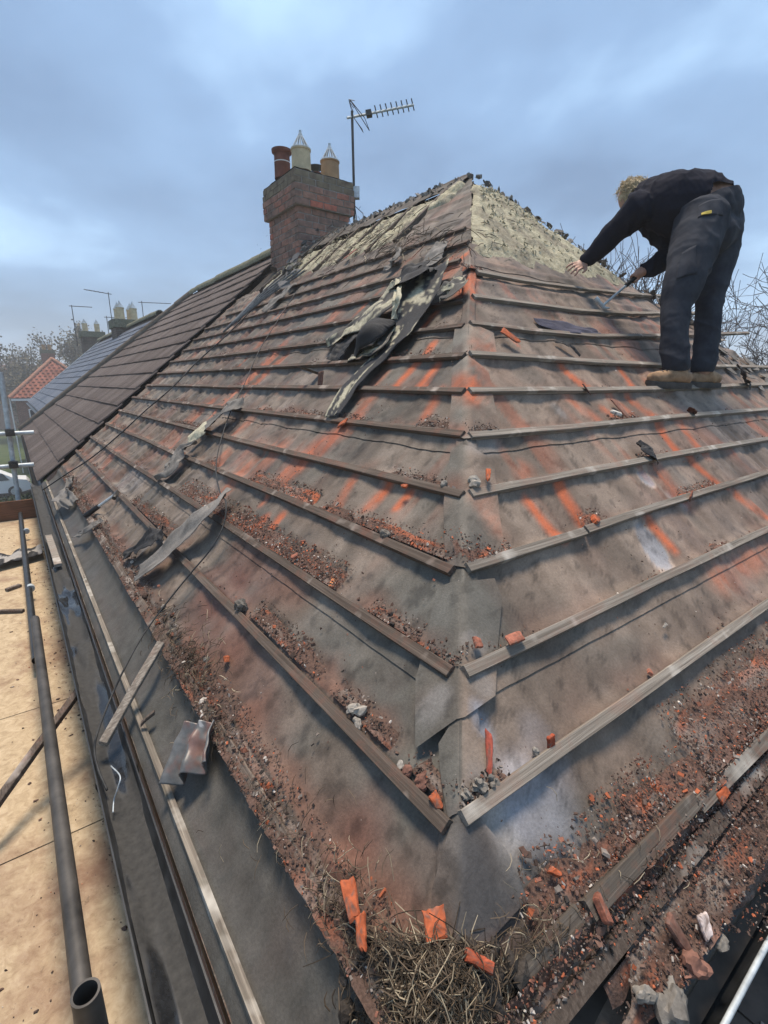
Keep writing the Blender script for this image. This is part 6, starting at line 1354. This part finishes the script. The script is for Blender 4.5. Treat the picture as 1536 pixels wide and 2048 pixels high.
frag(1330, 1250, 'R', .0001+.010, MORT, 'pale splinter on the open felt of the right slope', 2.0, .2, .01, .004, name='splinter', cat='splinter')
frag(1385, 822, 'R', .04, FR_BR*.7, 'dark curled tile shard on the fifth right batten', 1.6, .35, .03, .008, curve=.3)
frag(1172, 776, 'R', .028, FR_BR*.6, 'dark curled shard on the batten left of the boots', 1.6, .3, .03, .006, curve=.3)
lump(712, 1418, 'L', .021, MORT*1.05, 'pale two lobed mortar lump above the lowest left batten', .018, .7, (1.1, .8), rough=.9)
lump(716, 1448, 'L', .013, MORT*.95, 'smaller pale mortar lobe touching the two lobed lump', .014, .8, (1.3, .8))
lump(948, 966, 'R', .024, MORT*1.0, 'round pale mortar lump on the hip beside an orange sliver', .02, .85)
lump(888, 968, 'L', .016, MORT*.75, 'grey mortar lump on the left side of the hip', .018, .8)
lump(957, 1573, 'R', .014, MORT*.65, 'crusty grey mortar lump above the lowest right batten end', .016, .8, rough=1.0)
lump(985, 1562, 'R', .013, MORT*.55, 'dark crusty mortar lump under the long red splinter', .016, .8, rough=1.0)
lump(938, 1592, 'R', .011, MORT*.7, 'small crusty mortar crumb between the lowest batten ends', .012, .8, rough=1.0)
lump(1072, 1503, 'R', .010, MORT*.8, 'small grey stone touching the lowest right batten', .012, .8, name='stone', cat='stone')
lump(800, 1530, 'L', .010, MORT*1.1, 'flat white chip above the lowest left batten', .012, .5, name='mortar_chip', cat='mortar chip')
lump(815, 1543, 'L', .013, FR_BR*1.1, 'brown clay lump above the lowest left batten', .014, .7, name='clay_lump', cat='clay lump')
lump(842, 1565, 'L', .018, FR_BR*1.0, 'squarish brown clay lump near the lowest left batten end', .012, .5, name='clay_lump', cat='clay lump')
lump(483, 1212, 'L', .022, MORT*.42, 'curled brown lump of old bedding on the second left batten', .022, .8, rough=1.0, name='bedding_lump', cat='bedding lump')
lump(1345, 2003, 'R', .033, MORT*.6, 'largest brown stone by the right gutter', .02, .7, (1.2, .85), name='stone', cat='stone')
lump(1385, 1935, 'R', .026, FR_BR*1.3, 'knobbly brown stone above the largest stone by the right gutter', .03, .8, (1, .8), name='stone', cat='stone', rough=.8)
lump(1290, 1990, 'R', .022, MORT*.75, 'grey flat stone left of the largest stone by the right gutter', .015, .6, (1, .6), name='stone', cat='stone')
lump(1440, 1885, 'R', .018, MORT*.6, 'small grey stone below the pale flake by the right gutter', .02, .7, name='stone', cat='stone')
lump(770, 1068, 'L', .018, MORT*.5, 'grey brown mortar lump in the dust of the third left batten', .02, .7)
# ------------------------------------------------------------------ straw nest at the corner and dry stalks along the eave
st = MB(); r = np.random.default_rng(55)
def straws(pc, sx, sy, cnt, L, side, rad, base_h=.01, top=.05, flow=None):
    for i in range(cnt):
        px_ = pc[0]+r.normal()*sx; py_ = pc[1]+r.normal()*sy; hgt = base_h + top*r.random()*math.exp(-((px_-pc[0])/sx)**2*.5)
        nl, al = pxL(px_, py_, hgt); sd_ = 'L' if al > nl*S else 'R'; P_ = (onL if sd_ == 'L' else onR)(px_, py_, hgt); nv_ = NLv if sd_ == 'L' else NRv
        d = r.normal(size=3); 
        if flow is not None: d = d*.7 + flow*1.1
        d = d - nv_*(d @ nv_)*.85; d /= np.linalg.norm(d); l_ = L*r.uniform(.3, 1.0); c_ = np.array([.15, .11, .075])*r.uniform(.12, 1.0) if r.random() < .86 else np.array([.36, .30, .21])*r.uniform(.6, 1.1)
        b2 = np.cross(d, nv_)*r.normal()*.35; st.tube([P_-d*l_*.5, P_-d*l_*.15+b2*l_*.25+nv_*.006, P_+d*l_*.2+b2*l_*.3+nv_*.004, P_+d*l_*.5], [rad*.8, rad, rad*.9, rad*.5], 3, c_)
straws((870, 1985), 62, 40, 1900, .085, 'L', .0011, .004, .06); straws((865, 1985), 64, 42, 1300, .045, 'L', .0015, .0, .05)
straws((800, 1895), 55, 25, 150, .10, 'L', .0010, .02, .04, (onL(900, 1900)-onL(700, 1780))/np.linalg.norm(onL(900, 1900)-onL(700, 1780)))
straws((950, 1940), 50, 25, 120, .08, 'R', .0010, .01, .04)
straws((670, 1780), 40, 60, 110, .06, 'L', .0009, .02, .03)
straws((560, 1620), 50, 70, 60, .05, 'L', .0009, .02, .02); straws((380, 1320), 30, 45, 260, .07, 'L', .0012, .02, .03); straws((330, 1250), 25, 30, 80, .07, 'L', .0012, .02, .02)
straws((430, 1440), 30, 40, 60, .05, 'L', .001, .02, .02); straws((1080, 1870), 45, 25, 120, .05, 'R', .0008, .01, .03); straws((1250, 1720), 90, 60, 60, .04, 'R', .0008, .02, .02)
straws((780, 480), 90, 25, 300, .16, 'L', .0028, .02, .05); straws((650, 500), 60, 30, 160, .14, 'L', .0028, .02, .05)
tag(st.build('straw', M['straw'], None), 'dry straw nest and stalks at the hip foot and along the eaves', None, None, 'stuff')
cl = MB()
for i in range(170):
    px_, py_ = 870+r.normal()*75, 1955+r.normal()*40; nl, al = pxL(px_, py_, .02); sd_ = al > nl*S
    rock(cl, (onL if sd_ else onR)(px_, py_, r.uniform(.0, .02)), r.uniform(.008, .024), np.array([.05, .042, .036])*r.uniform(.6, 1.8), 900+i, .7, NLv if sd_ else NRv, 1, .8)
for i in range(150):
    t_ = r.random(); px_, py_ = lerp(180, 690, t_)+r.normal()*25, lerp(1060, 1960, t_**1.15)+r.normal()*30
    if pxL(px_, py_)[0] < -1.3: continue
    rock(cl, onL(px_, py_, r.uniform(.0, .02)), r.uniform(.006, .018), PAL[r.integers(0, 7)]*r.uniform(.5, 1.1), 1100+i, .6, NLv, 1, .8)
tag(cl.build('clods', M['debris'], None), 'dark earth clods under the straw nest and along the eave', None, None, 'stuff')

# ------------------------------------------------------------------ damp air over the street
b_ = MB(); b_.bx(-1510, 1510, -1510, 1510, -1.0, 22.0)
mh = bpy.data.materials.new('haze'); mh.use_nodes = True; th_ = mh.node_tree; th_.nodes.remove(th_.nodes['Principled BSDF'])
pv = th_.nodes.new('ShaderNodeVolumePrincipled'); pv.inputs['Color'].default_value = (.94, .97, 1.0, 1); pv.inputs['Density'].default_value = HAZE; pv.inputs['Anisotropy'].default_value = .2
th_.links.new(pv.outputs[0], th_.nodes['Material Output'].inputs['Volume'])
tag(b_.build('haze', mh), 'thin damp haze in the air over the street', None, None, 'stuff')
